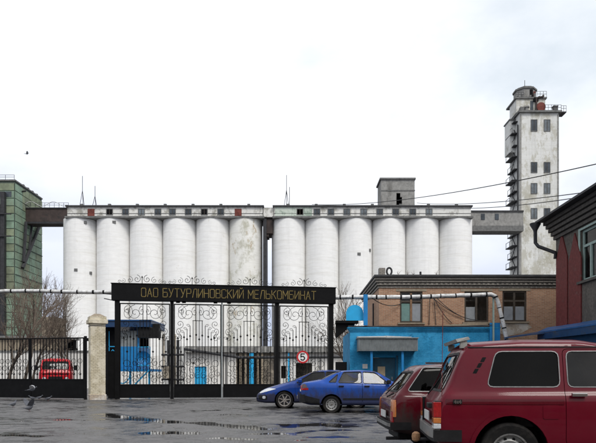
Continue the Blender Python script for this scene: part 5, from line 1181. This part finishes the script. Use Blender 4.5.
def make_car(S, name, label, loc, rot, group=None):
    car = thing(name, label, S.get('cat', 'car'), loc, rot, group)
    bm = loft(S); base = bm.copy()
    for f in bm.faces: f.normal_update()
    # windows
    for wi in S['windows']:
        poly = rpoly(wi['p'], wi.get('r', .05)); tr = wi.get('trim', .022); ax_ = wi['ax']
        big = grow_poly(poly, tr); cut(bm, big, ax_); fin = cut(bm, poly, ax_)
        fs_in = set(fin); ring = [f for f in bm.faces if f not in fs_in and cond(f, ax_) and inside(big, *uv(f.calc_center_median(), ax_))]
        sets = [(fin, ring)] if ax_ != 'y' else list(zip(split_sides(fin), split_sides(ring)))
        for gi, ri in sets:
            g_ = faces_to_obj(car, 'windscreen' if ax_ != 'y' else 'window', gi, wi.get('glass', S['glass']), -.010)
            if g_: faces_to_obj(car, 'window_trim', ri, wi.get('tmat', M['plastic']), .006, .012, parent=g_)
        bmesh.ops.delete(bm, geom=fin, context='FACES')
    # wheel arches
    for xw in S['wheels']:
        ra = S['arch']; circ = [(xw + ra*math.cos(R(a)), S['wz'] + ra*math.sin(R(a))) for a in range(-20, 201, 11)]
        big = grow_poly(circ, S.get('lip', .035)); cut(bm, big, 'y'); fin = cut(bm, circ, 'y'); fset = set(fin)
        ring = [f for f in bm.faces if f not in fset and cond(f, 'y') and inside(big, *uv(f.calc_center_median(), 'y'))]
        for rs in split_sides(ring): faces_to_obj(car, 'arch_lip', rs, S.get('lipmat', S['paint']), S.get('lipoff', .012), .03)
        bmesh.ops.delete(bm, geom=fin, context='FACES')
        for s in (-1, 1):
            h = S['wheel'][1]*1.35; yo = s*(S['track']); mb = MB()
            mb.lathe([(ra*1.02, s*(S['track']+.02)), (ra*1.02, s*(S['track']-.36)), (.01, s*(S['track']-.36))], 28, 'y', (xw, 0, S['wz']), capped=False)
            part(car, 'wheel_well', mb, M['dark'], local=True)
            wheel(car, xw, s*(S['track']-.085), S['wheel'][0], S['wheel'][1], s, S.get('rimmat', M['rim']), S.get('style', 'steel'), S.get('rr'))
    # doors
    for dp in S['doors']:
        poly = rpoly(dp, .06); sm = grow_poly(poly, -.007); out_f = cut(bm, poly, 'y'); inn = cut(bm, sm, 'y'); iset = set(inn)
        gap = [f for f in bm.faces if f not in iset and cond(f, 'y') and inside(poly, *uv(f.calc_center_median(), 'y'))]
        doors_ = []
        for side, rs in zip((1, -1), split_sides(inn)):
            d_ = faces_to_obj(car, 'door', rs, S['paint'], 0, .03); doors_.append((side, d_))
        bmesh.ops.delete(bm, geom=inn + gap, context='FACES')
        for side, d_ in doors_:
            if d_ and S.get('handle'):
                hx = max(min(p[0] for p in dp)+.06, min(p[0] for p in dp if p[1] < S['handle'][1]+.2)+.05); fw = smooth_keys(S['w'], S['L'], .05)(hx+.08)
                mb = MB().rbox(hx, hx+.17, side*(fw-.01) if side > 0 else -(fw+.03), side*(fw+.03) if side > 0 else -(fw-.01), S['handle'][1]-.018, S['handle'][1]+.022, .008)
                part(d_, 'handle', mb, S['handle'][0], local=True)
    # seams and applied panels from the untouched shell
    for pa in S.get('patches', []):
        b3 = base.copy()
        for f in b3.faces: f.normal_update()
        fs_ = cut(b3, rpoly(pa['p'], pa.get('r', .01)), pa['ax']); s_ = pa.get('sides', 0)
        if s_ and pa['ax'] == 'y': fs_ = [f for f in fs_ if f.calc_center_median().y*s_ > 0]
        sets = [fs_] if pa['ax'] != 'y' else [g for g in split_sides(fs_) if g]
        b3.normal_update()
        for g in sets: faces_to_obj(car, pa['name'], g, pa['mat'], pa.get('off', .008), pa.get('solid', .012))
        b3.free()
    for f in bm.faces: f.normal_update()
    bo_ = faces_to_obj(car, 'body', bm.faces[:], S['paint'], 0, .03)
    bm.free(); base.free(); return car

def bumper(car, pts, z0, z1, d, mat, name='bumper', cap=None):  # plan-view path swept with a rounded profile
    mb = MB(); n = len(pts); prof = [(0, z0), (d*.8, z0+.01), (d, z0+(z1-z0)*.3), (d, z0+(z1-z0)*.8), (d*.8, z1-.005), (0, z1)]; vs_ = []
    for i, p in enumerate(pts):
        t_ = (Vector(pts[min(i+1, n-1)])-Vector(pts[max(i-1, 0)])).normalized(); nn = Vector((t_.y, -t_.x))
        vs_ += [(p[0]+nn.x*o, p[1]+nn.y*o, z) for o, z in prof]
    m = len(prof); fs_ = [(i*m+k, i*m+(k+1) % m, (i+1)*m+(k+1) % m, (i+1)*m+k) for i in range(n-1) for k in range(m)]
    fs_ += [tuple(range(m)), tuple(range((n-1)*m, n*m))]
    return part(car, name, mb.add(vs_, fs_), mat, smooth=True, local=True)
def arcpath(w_, x0, dx, rear=True, n=14, ret=.35):
    pts = [(x0+ret if rear else x0-ret, w_)]
    for k in range(n+1):
        y = w_*(1-2*k/n); e = abs(2*k/n-1)**6; pts.append((x0 + (dx*e if rear else -dx*e), y*.995))
    pts.append((x0+ret if rear else x0-ret, -w_))
    return pts if not rear else pts[::-1]

# --- cherry red three-door off-roader in the foreground
niva = dict(L=3.72, crown=.045, rad=.05, paint=M['cherry'], glass=M['g_tint'], wheel=(.345, .19), wheels=[.84, 3.04], wz=.345, arch=.43, track=.80, lip=.05, lipoff=.016,
    top=[(0,.93),(.06,1.00),(.31,1.575),(.40,1.665),(1.0,1.70),(1.7,1.695),(2.05,1.64),(2.55,1.06),(2.7,1.02),(3.5,.95),(3.72,.86)],
    bot=[(0,.42),(.3,.36),(3.4,.36),(3.72,.42)], w=[(0,.775),(.12,.815),(.8,.835),(3.2,.835),(3.6,.81),(3.72,.77)], wr=[(0,.68),(.3,.66),(2.0,.645),(2.55,.70),(3.72,.70)], belt=[(0,1.02),(2.6,1.04),(3.72,.95)],
    windows=[dict(ax='y', p=[(.585,1.115),(1.405,1.115),(1.405,1.525),(.70,1.525)], r=.07, tmat=M['trim'], trim=.011),
             dict(ax='y', p=[(1.505,1.115),(2.28,1.115),(2.02,1.525),(1.505,1.525)], r=.06, tmat=M['trim'], trim=.010, glass=M['g_mid']),
             dict(ax='x-', p=[(-.56,1.07),(.56,1.07),(.53,1.50),(-.53,1.50)], r=.07, trim=.03, glass=M['g_mid']), dict(ax='x+', p=[(-.60,1.12),(.60,1.12),(.55,1.54),(-.55,1.54)], r=.07, trim=.03, glass=M['g_mid'])],
    doors=[[(1.455,.44),(2.42,.44),(2.42,1.06),(2.05,1.56),(1.455,1.56)]], handle=(M['chrome'], 1.02),
    patches=[dict(name='belt_moulding', ax='y', p=[(.10,.905),(1.44,.905),(1.44,.965),(.10,.965)], mat=M['maroon'], off=.007, solid=.012)] +
        [dict(name='fuel_flap', ax='y', p=[(1.20,.74),(1.38,.74),(1.38,.90),(1.20,.90)], mat=M['cherry'], off=.006, solid=.008, r=.02, sides=-1)] +
        [dict(name='pillar_vent', ax='y', p=[(.42+.045*k,1.27+.068*k),(.465+.045*k,1.27+.068*k),(.495+.045*k,1.325+.068*k),(.45+.045*k,1.325+.068*k)], mat=M['dark'], off=.004, solid=.01, r=.008) for k in range(3)] +
        [dict(name='gutter_rail', ax='y', p=[(.38,1.575),(2.0,1.575),(2.0,1.586),(.38,1.586)], mat=M['plastic'], off=.010, solid=.012, r=.002)])
NX, NY = 1.70, 7.12
nv = make_car(niva, 'off_road_car', 'cherry red boxy off-road car nearest the camera, cut by the right edge', (NX+.04, NY+.80, 0), R(-6))
bumper(nv, arcpath(.82, -.07, .03), .46, .60, .075, M['plastic'])
bumper(nv, arcpath(.78, -.08, .03, ret=.12), .50, .62, .085, M['bumper_metal'], name='bumper_bar')
bumper(nv, arcpath(.82, 3.76, .03, rear=False), .46, .60, .075, M['plastic'])
part(nv, 'rear_spoiler', MB().hexa([(.27,-.56,1.650),(.42,-.56,1.685),(.42,.56,1.685),(.27,.56,1.650),(.25,-.54,1.690),(.40,-.56,1.718),(.40,.56,1.718),(.25,.54,1.690)]), M['plastic_grey'], local=True)
for y in (-.5, .5): part(nv, 'spoiler_mount', MB().box(.31, .39, y-.04, y+.04, 1.58, 1.668), M['plastic_grey'], local=True)
part(nv, 'rear_wiper', MB().tube([(-.02,.05,1.0),(.06,.02,1.10),(.205,-.28,1.36)], .010, 5).tube([(.10,-.02,1.17),(.215,-.42,1.36)], .008, 4), M['plastic'], local=True)
for s_ in (-1, 1):
    tl = part(nv, 'tail_lamp', MB().rbox(-.035, .05, s_*.70-.085, s_*.70+.085, .60, .94, .014), M['plastic'], local=True)
    ya, yb = sorted((s_*.625, s_*.7885))
    for nm, za, zb2 in (('red_lens', .745, .93), ('amber_lens', .675, .742), ('clear_lens', .61, .672)):
        part(tl, nm, MB().rbox(-.046, .047, ya, yb, za, zb2, .008), M[nm], local=True)
part(nv, 'number_plate', MB().box(-.045, -.035, -.26, .26, .67, .79), M['plate'], local=True)
part(nv, 'plate_lamp', MB().rbox(-.075, -.004, -.50, -.28, .84, .905, .012), M['plastic'], local=True)
part(nv, 'whip_antenna', MB().tube([(.06,-.72,.98),(.065,-.735,1.5),(.07,-.745,2.02)], .004, 5), M['oxide'], local=True)
part(nv, 'tow_bar', MB().tube([(.25,0,.42),(-.12,0,.40),(-.18,0,.42)], .022, 7), M['steel'], local=True)
part(nv, 'tow_ball_cap', MB().lathe([(.02,-.07),(.05,-.05),(.058,.0),(.050,.04),(.02,.062)], 14, 'z', (-.18,0,.44)), M['tan'], smooth=True, local=True)
part(nv, 'mud_flap', MB().box(.40, .42, -.80, -.58, .20, .44), M['plastic'], local=True)
bd = MB()
four = [[(.42,0),(.42,1),(0,.35),(.6,.35)]]; xx = [[(0,.0),(.4,.6)],[(0,.6),(.4,0)]]
def strokes(mb, sts, ox, oz, k, y0, y1, hw=.0045):
    for st in sts:
        for a, b in zip(st[:-1], st[1:]):
            a2, b2 = Vector((ox+a[0]*k, 0, oz+a[1]*k)), Vector((ox+b[0]*k, 0, oz+b[1]*k)); d = (b2-a2).normalized(); n_ = Vector((-d.z, 0, d.x))*hw; e = d*hw
            q = [a2-e-n_, b2+e-n_, b2+e+n_, a2-e+n_]; mb.hexa([(p.x, y0, p.z) for p in q]+[(p.x, y1, p.z) for p in q])
strokes(bd, four, .19, .917, .036, -.838, -.832); strokes(bd, xx, .222, .919, .036, -.838, -.832); strokes(bd, four, .246, .917, .036, -.838, -.832)
part(nv, 'badge_plate', MB().box(.18, .28, -.831, -.815, .910, .960), M['plastic'], local=True)
part(nv, 'badge', bd, M['chrome'], local=True)
seats(nv, (.95, 1.75), .72, .62, 1.30)
part(nv, 'side_mirror', MB().rbox(2.16, 2.24, -.98, -.82, 1.10, 1.24, .02), M['plastic'], local=True)
part(nv, 'headlamp', MB().lathe([(.09,3.68),(.09,3.735),(.06,3.75)], 18, 'x', (0,-.55,.74)), M['clear_lens'], local=True); part(nv, 'headlamp', MB().lathe([(.09,3.68),(.09,3.735),(.06,3.75)], 18, 'x', (0,.55,.74)), M['clear_lens'], local=True)

# --- dark maroon estate car behind it
wag = dict(L=4.1, crown=.04, rad=.05, paint=M['maroon'], glass=M['g_tint'], wheel=(.295, .17), wheels=[.86, 3.28], wz=.295, arch=.36, track=.78, lip=.03, lipoff=.008,
    top=[(0,.86),(.05,.93),(.36,1.33),(.46,1.41),(1.2,1.455),(2.0,1.44),(2.3,1.38),(2.82,.98),(2.95,.95),(3.9,.86),(4.1,.78)],
    bot=[(0,.36),(.3,.30),(3.8,.30),(4.1,.34)], w=[(0,.765),(.12,.80),(.8,.81),(3.4,.81),(3.95,.79),(4.1,.75)], wr=[(0,.66),(.4,.62),(2.2,.60),(2.8,.68),(4.1,.68)], belt=[(0,.93),(2.8,.94),(4.1,.86)],
    windows=[dict(ax='y', p=[(.245,1.0),(1.12,1.0),(1.12,1.36),(.50,1.36)], r=.04, tmat=M['trim'], trim=.011), dict(ax='y', p=[(1.22,1.0),(1.86,1.0),(1.86,1.36),(1.22,1.36)], r=.04, tmat=M['trim'], trim=.014), dict(ax='y', p=[(1.96,1.0),(2.66,1.0),(2.34,1.35),(1.96,1.36)], r=.04, tmat=M['trim'], trim=.014),
        dict(ax='x-', p=[(-.57,1.0),(.57,1.0),(.52,1.29),(-.52,1.29)], r=.06, trim=.025, glass=M['g_mid']), dict(ax='x+', p=[(-.58,1.02),(.58,1.02),(.52,1.35),(-.52,1.35)], r=.06, trim=.025, glass=M['g_mid'])],
    doors=[[(1.17,.36),(1.91,.36),(1.91,1.40),(1.17,1.40)], [(1.915,.36),(2.86,.36),(2.86,.95),(2.45,1.39),(1.915,1.40)]], handle=(M['chrome'], .88),
    patches=[dict(name='tail_lamp', ax='x-', p=[(s*.56,.50),(s*.75,.50),(s*.75,.68),(s*.56,.68)], mat=M['red_lens'], off=.012, solid=.03) for s in (-1, 1)] + [dict(name='indicator_lamp', ax='x-', p=[(s*.60,.685),(s*.75,.685),(s*.75,.86),(s*.60,.86)], mat=M['amber_lens'], off=.012, solid=.03) for s in (-1, 1)] +
        [dict(name='indicator_side', ax='y', p=[(.0,.60),(.05,.60),(.05,.84),(.0,.84)], mat=M['amber_lens'], off=.010, solid=.02)])
wg = make_car(wag, 'estate_car', 'dark maroon estate car with chrome window trim, between blue sedan and off-road car', (1.47, 9.25+.81, 0), R(0))
bumper(wg, arcpath(.80, -.07, .03), .40, .52, .07, M['plastic']); bumper(wg, arcpath(.78, -.085, .03, ret=.08), .45, .50, .085, M['bumper_metal'], name='bumper_bar'); bumper(wg, arcpath(.80, 4.14, .03, rear=False), .40, .52, .07, M['plastic'])
part(wg, 'rear_wiper', MB().tube([(.0,.0,.93),(.09,-.05,1.03),(.20,-.34,1.17)], .010, 5).tube([(-.02,-.30,.90),(.05,-.55,.96)], .012, 5), M['plastic'], local=True)
part(wg, 'number_plate', MB().box(-.045, -.035, -.26, .26, .56, .67), M['plate'], local=True)
part(wg, 'exhaust_pipe', MB().tube([(.9,-.45,.24),(-.06,-.45,.24)], .028, 8), M['steel'], local=True)
part(wg, 'under_tank', MB().rbox(.12, .62, -.5, .5, .22, .34, .03), M['plastic'], local=True)
part(wg, 'roof_rail', MB().box(.55, 2.1, -.565, -.535, 1.425, 1.452), M['chrome'], local=True)
seats(wg, (1.15, 2.05), .70, .50, 1.15)
for s in (-1, 1): part(wg, 'headlamp', MB().rbox(4.06, 4.12, s*.58-.14, s*.58+.14, .58, .74, .02), M['clear_lens'], local=True)

# --- royal blue sedan facing right
sed = dict(L=4.265, crown=.035, rad=.07, paint=M['royal'], glass=M['g_clear'], wheel=(.29, .175), wheels=[.99, 3.48], wz=.29, arch=.345, track=.80, lip=.02, lipoff=.006,
    top=[(0,.90),(.04,1.00),(.45,1.07),(.62,1.10),(1.12,1.335),(1.35,1.40),(1.9,1.425),(2.35,1.40),(2.55,1.36),(3.15,1.0),(3.35,.95),(4.0,.79),(4.265,.62)],
    bot=[(0,.34),(.3,.26),(3.9,.24),(4.265,.28)], w=[(0,.75),(.2,.81),(.9,.838),(3.3,.838),(3.95,.79),(4.265,.66)], wr=[(0,.70),(.6,.66),(1.2,.58),(2.4,.575),(3.1,.66),(4.265,.6)], belt=[(0,.95),(.6,.965),(3.1,.92),(4.265,.62)],
    windows=[dict(ax='y', p=[(.92,1.02),(1.13,1.02),(1.20,1.26)], r=.02, trim=.018), dict(ax='y', p=[(1.22,1.005),(1.96,.99),(1.96,1.345),(1.40,1.335)], r=.04, trim=.018), dict(ax='y', p=[(2.04,.985),(2.86,.965),(2.42,1.325),(2.04,1.345)], r=.04, trim=.018),
        dict(ax='x-', p=[(-.56,1.12),(.56,1.12),(.50,1.35),(-.50,1.35)], r=.06, trim=.02), dict(ax='x+', p=[(-.60,1.02),(.60,1.02),(.50,1.36),(-.50,1.36)], r=.06, trim=.02)],
    doors=[[(1.24,.34),(1.99,.34),(1.99,1.375),(1.30,1.375),(1.16,.98)], [(1.995,.34),(3.02,.34),(3.02,.95),(2.55,1.37),(1.995,1.375)]], handle=(M['plastic'], .885),
    patches=[dict(name='tail_lamp', ax='x-', p=[(s*.42,.78),(s*.74,.78),(s*.74,.90),(s*.42,.90)], mat=M['red_lens'], off=.010, solid=.03) for s in (-1, 1)] +
        [dict(name='tail_lamp_side', ax='y', p=[(.0,.76),(.24,.765),(.24,.83),(.0,.82)], mat=M['red_lens'], off=.008, solid=.02), dict(name='lamp_shade', ax='y', p=[(.0,.825),(.22,.835),(.14,.96),(.0,.94)], mat=M['smoke_lens'], off=.008, solid=.02), dict(name='rear_valance', ax='y', p=[(.0,.36),(.60,.30),(.60,.47),(.0,.62)], mat=M['plastic'], off=.010, solid=.02),
         dict(name='side_moulding', ax='y', p=[(1.36,.44),(3.1,.44),(3.1,.50),(1.36,.50)], mat=M['plastic'], off=.010, solid=.015)] )
SX, SY = gx(301, 19.4), 19.45
sd_ = make_car(sed, 'sedan_car', 'muddy royal blue sedan facing right in front of the gate', (SX, SY+.84, 0), R(0))
bumper(sd_, arcpath(.79, -.05, .06, ret=.5), .36, .62, .06, M['plastic']); bumper(sd_, arcpath(.72, 4.29, .16, rear=False, ret=.4), .26, .52, .05, M['royal'])
part(sd_, 'number_plate', MB().box(-.125, -.115, -.26, .26, .46, .57), M['plate'], local=True)
part(sd_, 'lamp_strip', MB().box(-.03, .0, -.72, .72, .72, .765), M['plate'], local=True)
seats(sd_, (1.15, 2.15), .72, .48, 1.12)
part(sd_, 'side_mirror', MB().rbox(2.78, 2.90, -.99, -.82, .96, 1.09, .03), M['plastic'], local=True)
part(sd_, 'mud_flap', MB().box(.60, .62, -.80, -.62, .14, .34), M['plastic'], local=True)
part(sd_, 'dashboard', MB().rbox(2.75, 3.1, -.66, .66, .75, .95, .05), M['plastic'], local=True)

# --- sleek deep blue car facing left, behind the sedan
slk = dict(L=4.65, crown=.035, rad=.09, paint=M['navy'], glass=M['g_mid'], wheel=(.325, .21), wheels=[.93, 3.60], wz=.325, arch=.365, track=.83, lip=.02, lipoff=.004, style='alloy', rimmat=M['alloy'], rr=.225,
    top=[(0,.92),(.05,1.03),(.5,1.11),(1.15,1.37),(1.6,1.445),(2.2,1.44),(2.6,1.37),(3.5,.98),(3.75,.92),(4.35,.74),(4.55,.62),(4.65,.50)],
    bot=[(0,.34),(.3,.24),(4.3,.20),(4.65,.24)], w=[(0,.76),(.2,.84),(.9,.89),(3.5,.89),(4.2,.82),(4.5,.66),(4.65,.50)], wr=[(0,.7),(.6,.66),(1.2,.60),(2.5,.60),(3.4,.70),(4.65,.45)], belt=[(0,.97),(1,.98),(3.4,.90),(4.65,.50)],
    windows=[dict(ax='y', p=[(.95,1.06),(2.05,1.0),(2.05,1.36),(1.45,1.36)], r=.05, trim=.02), dict(ax='y', p=[(2.12,1.0),(3.15,.96),(2.55,1.33),(2.12,1.36)], r=.05, trim=.02),
        dict(ax='x-', p=[(-.58,1.13),(.58,1.13),(.52,1.36),(-.52,1.36)], r=.06, trim=.02), dict(ax='x+', p=[(-.64,1.0),(.64,1.0),(.52,1.38),(-.52,1.38)], r=.06, trim=.02, glass=M['g_clear'])],
    doors=[[(1.15,.32),(2.08,.32),(2.08,1.40),(1.30,1.39)], [(2.085,.32),(3.18,.32),(3.22,.92),(2.62,1.36),(2.085,1.40)]], handle=(M['navy'], .86),
    patches=[dict(name='headlamp', ax='y', p=[(3.90,.735),(4.52,.56),(4.54,.66),(4.28,.765)], mat=M['clear_lens'], off=.008, solid=.02, r=.03), dict(name='fog_lamp', ax='y', p=[(4.30,.37),(4.42,.37),(4.42,.47),(4.30,.47)], mat=M['clear_lens'], off=.008, solid=.02, r=.04), dict(name='lower_grille', ax='x+', p=[(-.46,.28),(.46,.28),(.50,.42),(-.50,.42)], mat=M['plastic'], off=.006, solid=.02, r=.03), dict(name='bumper_intake', ax='y', p=[(4.24,.33),(4.56,.33),(4.58,.50),(4.24,.50)], mat=M['plastic'], off=.003, solid=.01, r=.04)])
PD = 22.1; nose = gx(256.5, PD+.3)
pg = make_car(slk, 'saloon_car', 'deep blue saloon facing left with alloy wheels, behind the muddy sedan', (nose+4.65, PD+.89, 0), R(180))
part(pg, 'number_plate', MB().box(4.655, 4.665, -.26, .26, .34, .45), M['plate'], local=True)
seats(pg, (1.2, 2.3), .75, .45, 1.12)
part(pg, 'side_mirror', MB().rbox(2.95, 3.1, .86, 1.04, .96, 1.10, .04), M['navy'], local=True)
part(pg, 'dashboard', MB().rbox(2.9, 3.4, -.7, .7, .72, .92, .05), M['plastic'], local=True)

# --- red van seen through the low fence
van = dict(L=4.4, crown=.06, rad=.08, paint=M['scarlet'], glass=M['g_mid'], cat='van', wheel=(.37, .2), wheels=[.95, 3.35], wz=.37, arch=.44, track=.93, lip=.03, lipoff=.01,
    top=[(0,1.95),(.10,2.18),(.4,2.27),(3.7,2.28),(3.95,2.22),(4.16,1.98),(4.30,1.58),(4.36,1.45),(4.4,1.38)], bot=[(0,.5),(4.4,.48)], w=[(0,.88),(.2,.97),(4.1,.97),(4.3,.93),(4.4,.86)], wr=[(0,.72),(.4,.80),(3.8,.80),(4.1,.80),(4.4,.78)], belt=[(0,1.45),(4.4,1.45)],
    windows=[dict(ax='x+', p=[(-.74,1.62),(-.04,1.62),(-.04,2.06),(-.70,2.06)], r=.08, trim=.03), dict(ax='x+', p=[(.04,1.62),(.74,1.62),(.70,2.06),(.04,2.06)], r=.08, trim=.03)] + [dict(ax='y', p=[(a,1.52),(a+.72,1.52),(a+.72,2.0),(a,2.0)], r=.08, trim=.025) for a in (.35, 1.25, 2.15, 3.05)],
    doors=[[(2.98,.62),(3.86,.62),(3.86,2.1),(2.98,2.1)]], handle=(M['plastic'], 1.3),
    patches=[dict(name='grille', ax='x+', p=[(-.40,.92),(.40,.92),(.40,1.16),(-.40,1.16)], mat=M['plastic'], off=.01, solid=.02), dict(name='nose_band', ax='x+', p=[(-.72,1.28),(.72,1.28),(.70,1.34),(-.70,1.34)], mat=M['maroon'], off=.008, solid=.012)])
VD = 36.4
vn = make_car(van, 'van', 'bright red van facing the camera behind the low black fence', (gx(55.5, VD)-4.4*math.sin(R(19)), VD+4.4*math.cos(R(19)), 0), R(-71))
for s in (-1, 1):
    part(vn, 'headlamp', MB().lathe([(.11,4.30),(.115,4.41),(.10,4.44),(.04,4.45)], 20, 'x', (0, s*.64, 1.02)), M['clear_lens'], smooth=True, local=True)
    part(vn, 'side_mirror', MB().rbox(4.05, 4.12, s*1.12-.09, s*1.12+.09, 1.55, 1.85, .02).tube([(4.05, s*.9, 1.7), (4.08, s*1.1, 1.7)], .015, 5), M['plastic'], local=True)
bumper(vn, arcpath(.93, 4.47, .05, rear=False), .52, .68, .06, M['plastic'])
seats(vn, (3.2,), .9, .8, 1.6)

# ------------------------------------------------------------------ pigeons
def pigeon(label, p, yaw, pose='stand', s=1.0, D=None):
    if pose != 'fly' and p.y < 30.3: p = Vector((p.x, p.y, .016))
    t = thing('pigeon', label, 'bird', p, yaw, 'pigeons by the gate'); t.scale = (s, s, s); z0 = .10 if pose != 'fly' else 0
    n = 20; rings = [(-.19,.010,.0),(-.13,.024,.008),(-.07,.045,.01),(0,.062,.012),(.06,.060,.025),(.10,.042,.05),(.12,.030,.085),(.135,.030,.11),(.155,.028,.125),(.175,.016,.122),(.195,.006,.115)]
    mb = MB(); vs_ = []; m = 12
    for x, r, z in rings:
        for k in range(m): a = 2*math.pi*k/m; vs_.append((x, r*math.cos(a), z0+z+r*.95*math.sin(a)))
    mb.add(vs_, [(i*m+k, i*m+(k+1) % m, (i+1)*m+(k+1) % m, (i+1)*m+k) for i in range(len(rings)-1) for k in range(m)]+[tuple(range(m)), tuple(range((len(rings)-1)*m, len(rings)*m))])
    body = part(t, 'body', mb, M['pigeon'], smooth=True, local=True)
    part(t, 'tail', MB().hexa([(-.27,-.045,z0-.012),(-.12,-.025,z0-.005),(-.12,.025,z0-.005),(-.27,.045,z0-.012),(-.27,-.045,z0-.006),(-.12,-.025,z0+.012),(-.12,.025,z0+.012),(-.27,.045,z0-.006)]), M['pigeon'], local=True)
    for s_ in (-1, 1):
        if pose == 'stand':
            w_ = MB().add([(.07,s_*.058,z0+.04),(.0,s_*.070,z0+.055),(-.14,s_*.045,z0+.02),(-.20,s_*.02,z0+.0),(-.08,s_*.062,z0-.01),(.03,s_*.066,z0-.005),
                           (.07,s_*.050,z0+.04),(.0,s_*.058,z0+.055),(-.14,s_*.035,z0+.02),(-.20,s_*.012,z0+.0),(-.08,s_*.05,z0-.01),(.03,s_*.055,z0-.005)], [(0,1,2,3,4,5),(11,10,9,8,7,6)]+[(i,(i+1)%6,6+(i+1)%6,6+i) for i in range(6)])
            part(t, 'wing', w_, M['pigeon'], local=True)
            part(t, 'leg', MB().tube([(.0,s_*.025,z0-.045),(.005,s_*.025,.004),(.035,s_*.03,.004)], .005, 5), M['oxide'], local=True)
        else:
            up = .85 if pose == 'land' else .45
            pts = [(.09,.05),(.10,.16),(.06,.30),(-.03,.36),(-.08,.26),(-.09,.14),(-.08,.05)]
            def W(a, b, dz): return (a, s_*b*math.cos(up), z0+.04+b*math.sin(up)+dz)
            w_ = MB().add([W(a, b, .004) for a, b in pts]+[W(a, b, -.004) for a, b in pts], [tuple(range(7)), tuple(range(13, 6, -1))]+[(i,(i+1)%7,7+(i+1)%7,7+i) for i in range(7)])
            part(t, 'wing', w_, M['pigeon_light'] if pose == 'fly' else M['pigeon'], local=True)
            if pose == 'land': part(t, 'leg', MB().tube([(.0,s_*.025,z0-.045),(.03,s_*.025,.004),(.06,s_*.03,.004)], .005, 5), M['oxide'], local=True)
    part(body, 'beak', MB().tube([(.19,0,z0+.116),(.215,0,z0+.108)], .006, 5, r1=.002), M['plastic'], local=True)
    return t
pigeon('dark pigeon standing alone at the far left of the forecourt', gnd(13, 408), R(80), s=1.15)
pigeon('pigeon landing on the asphalt with its wings raised', gnd(29, 412), R(55), 'land', 1.1)
pigeon('pale winged pigeon flying low in front of the fence', px(32, 390, 22), R(20), 'fly', 0.9)
pigeon('small dark pigeon under the fence, leftmost of the three there', gnd(32.5, 400.6), R(200))
pigeon('small dark pigeon under the fence, middle of the three there', gnd(39, 400.2), R(20))
pigeon('small dark pigeon under the fence, rightmost of the three there', gnd(48, 401.2), R(10))
bd_ = pigeon('tiny dark bird flying high in the sky at the left', px(27, 154, 60), R(30), 'fly'); bd_['group'] = 'birds in the sky'

# ------------------------------------------------------------------ unseen building behind the viewer, added to darken reflections in car paint and glass
ob = thing('unseen_reflected_block', 'long brown brick building, unseen behind the viewer, added for the cars to reflect', 'building', (2, -17, 0))
holes = [(x, x+1.6, z, z+1.7) for x in range(-29, 33, 4) for z in (1.2, 4.6)]
part(ob, 'wall', wall(-32, 36, 0, 7.6, -17.4, -17, holes), M['brown_brick'])
part(ob, 'back_wall', MB().box(-32, 36, -24, -23.6, 0, 7.6), M['brown_brick'])
part(ob, 'roof', MB().box(-32.4, 36.4, -24.4, -16.6, 7.603, 8.0), M['roofing'])
for h in holes:
    wo = part(ob, 'window', ringbox(MB(), h[0]+.003, h[1]-.003, h[2]+.003, h[3]-.003, -17.25, -17.12, .09), M['frame_green'])
    part(wo, 'pane', MB().box(h[0]+.09, h[1]-.09, -17.2, -17.19, h[2]+.09, h[3]-.09), M['winglass'])

rw = random.Random(5)
for k, x in enumerate((398, 407, 413, 436)):
    b = Vector((gx(x, DK), DK-0.1, gz(275.6, DK))); t = thing('roof_weed', ('dry weed on the office roof just right of the curled vent', 'dry weed on the office roof above the first window', 'dry weed on the office roof left of the short pipe', 'dry weed on the office roof right of the short pipe')[k], 'plant', b, 0, 'dry weeds on the office roof'); mb = MB()
    for q in range(9):
        d = Vector((rw.gauss(0, .35), rw.gauss(0, .3), 1)).normalized()*rw.uniform(.12, .36); mb.tube([b, b+d*.5, b+d+Vector((rw.gauss(0, .04), 0, -.02))], .007, 4, r1=.003)
    part(t, 'stems', mb, M['twig'])
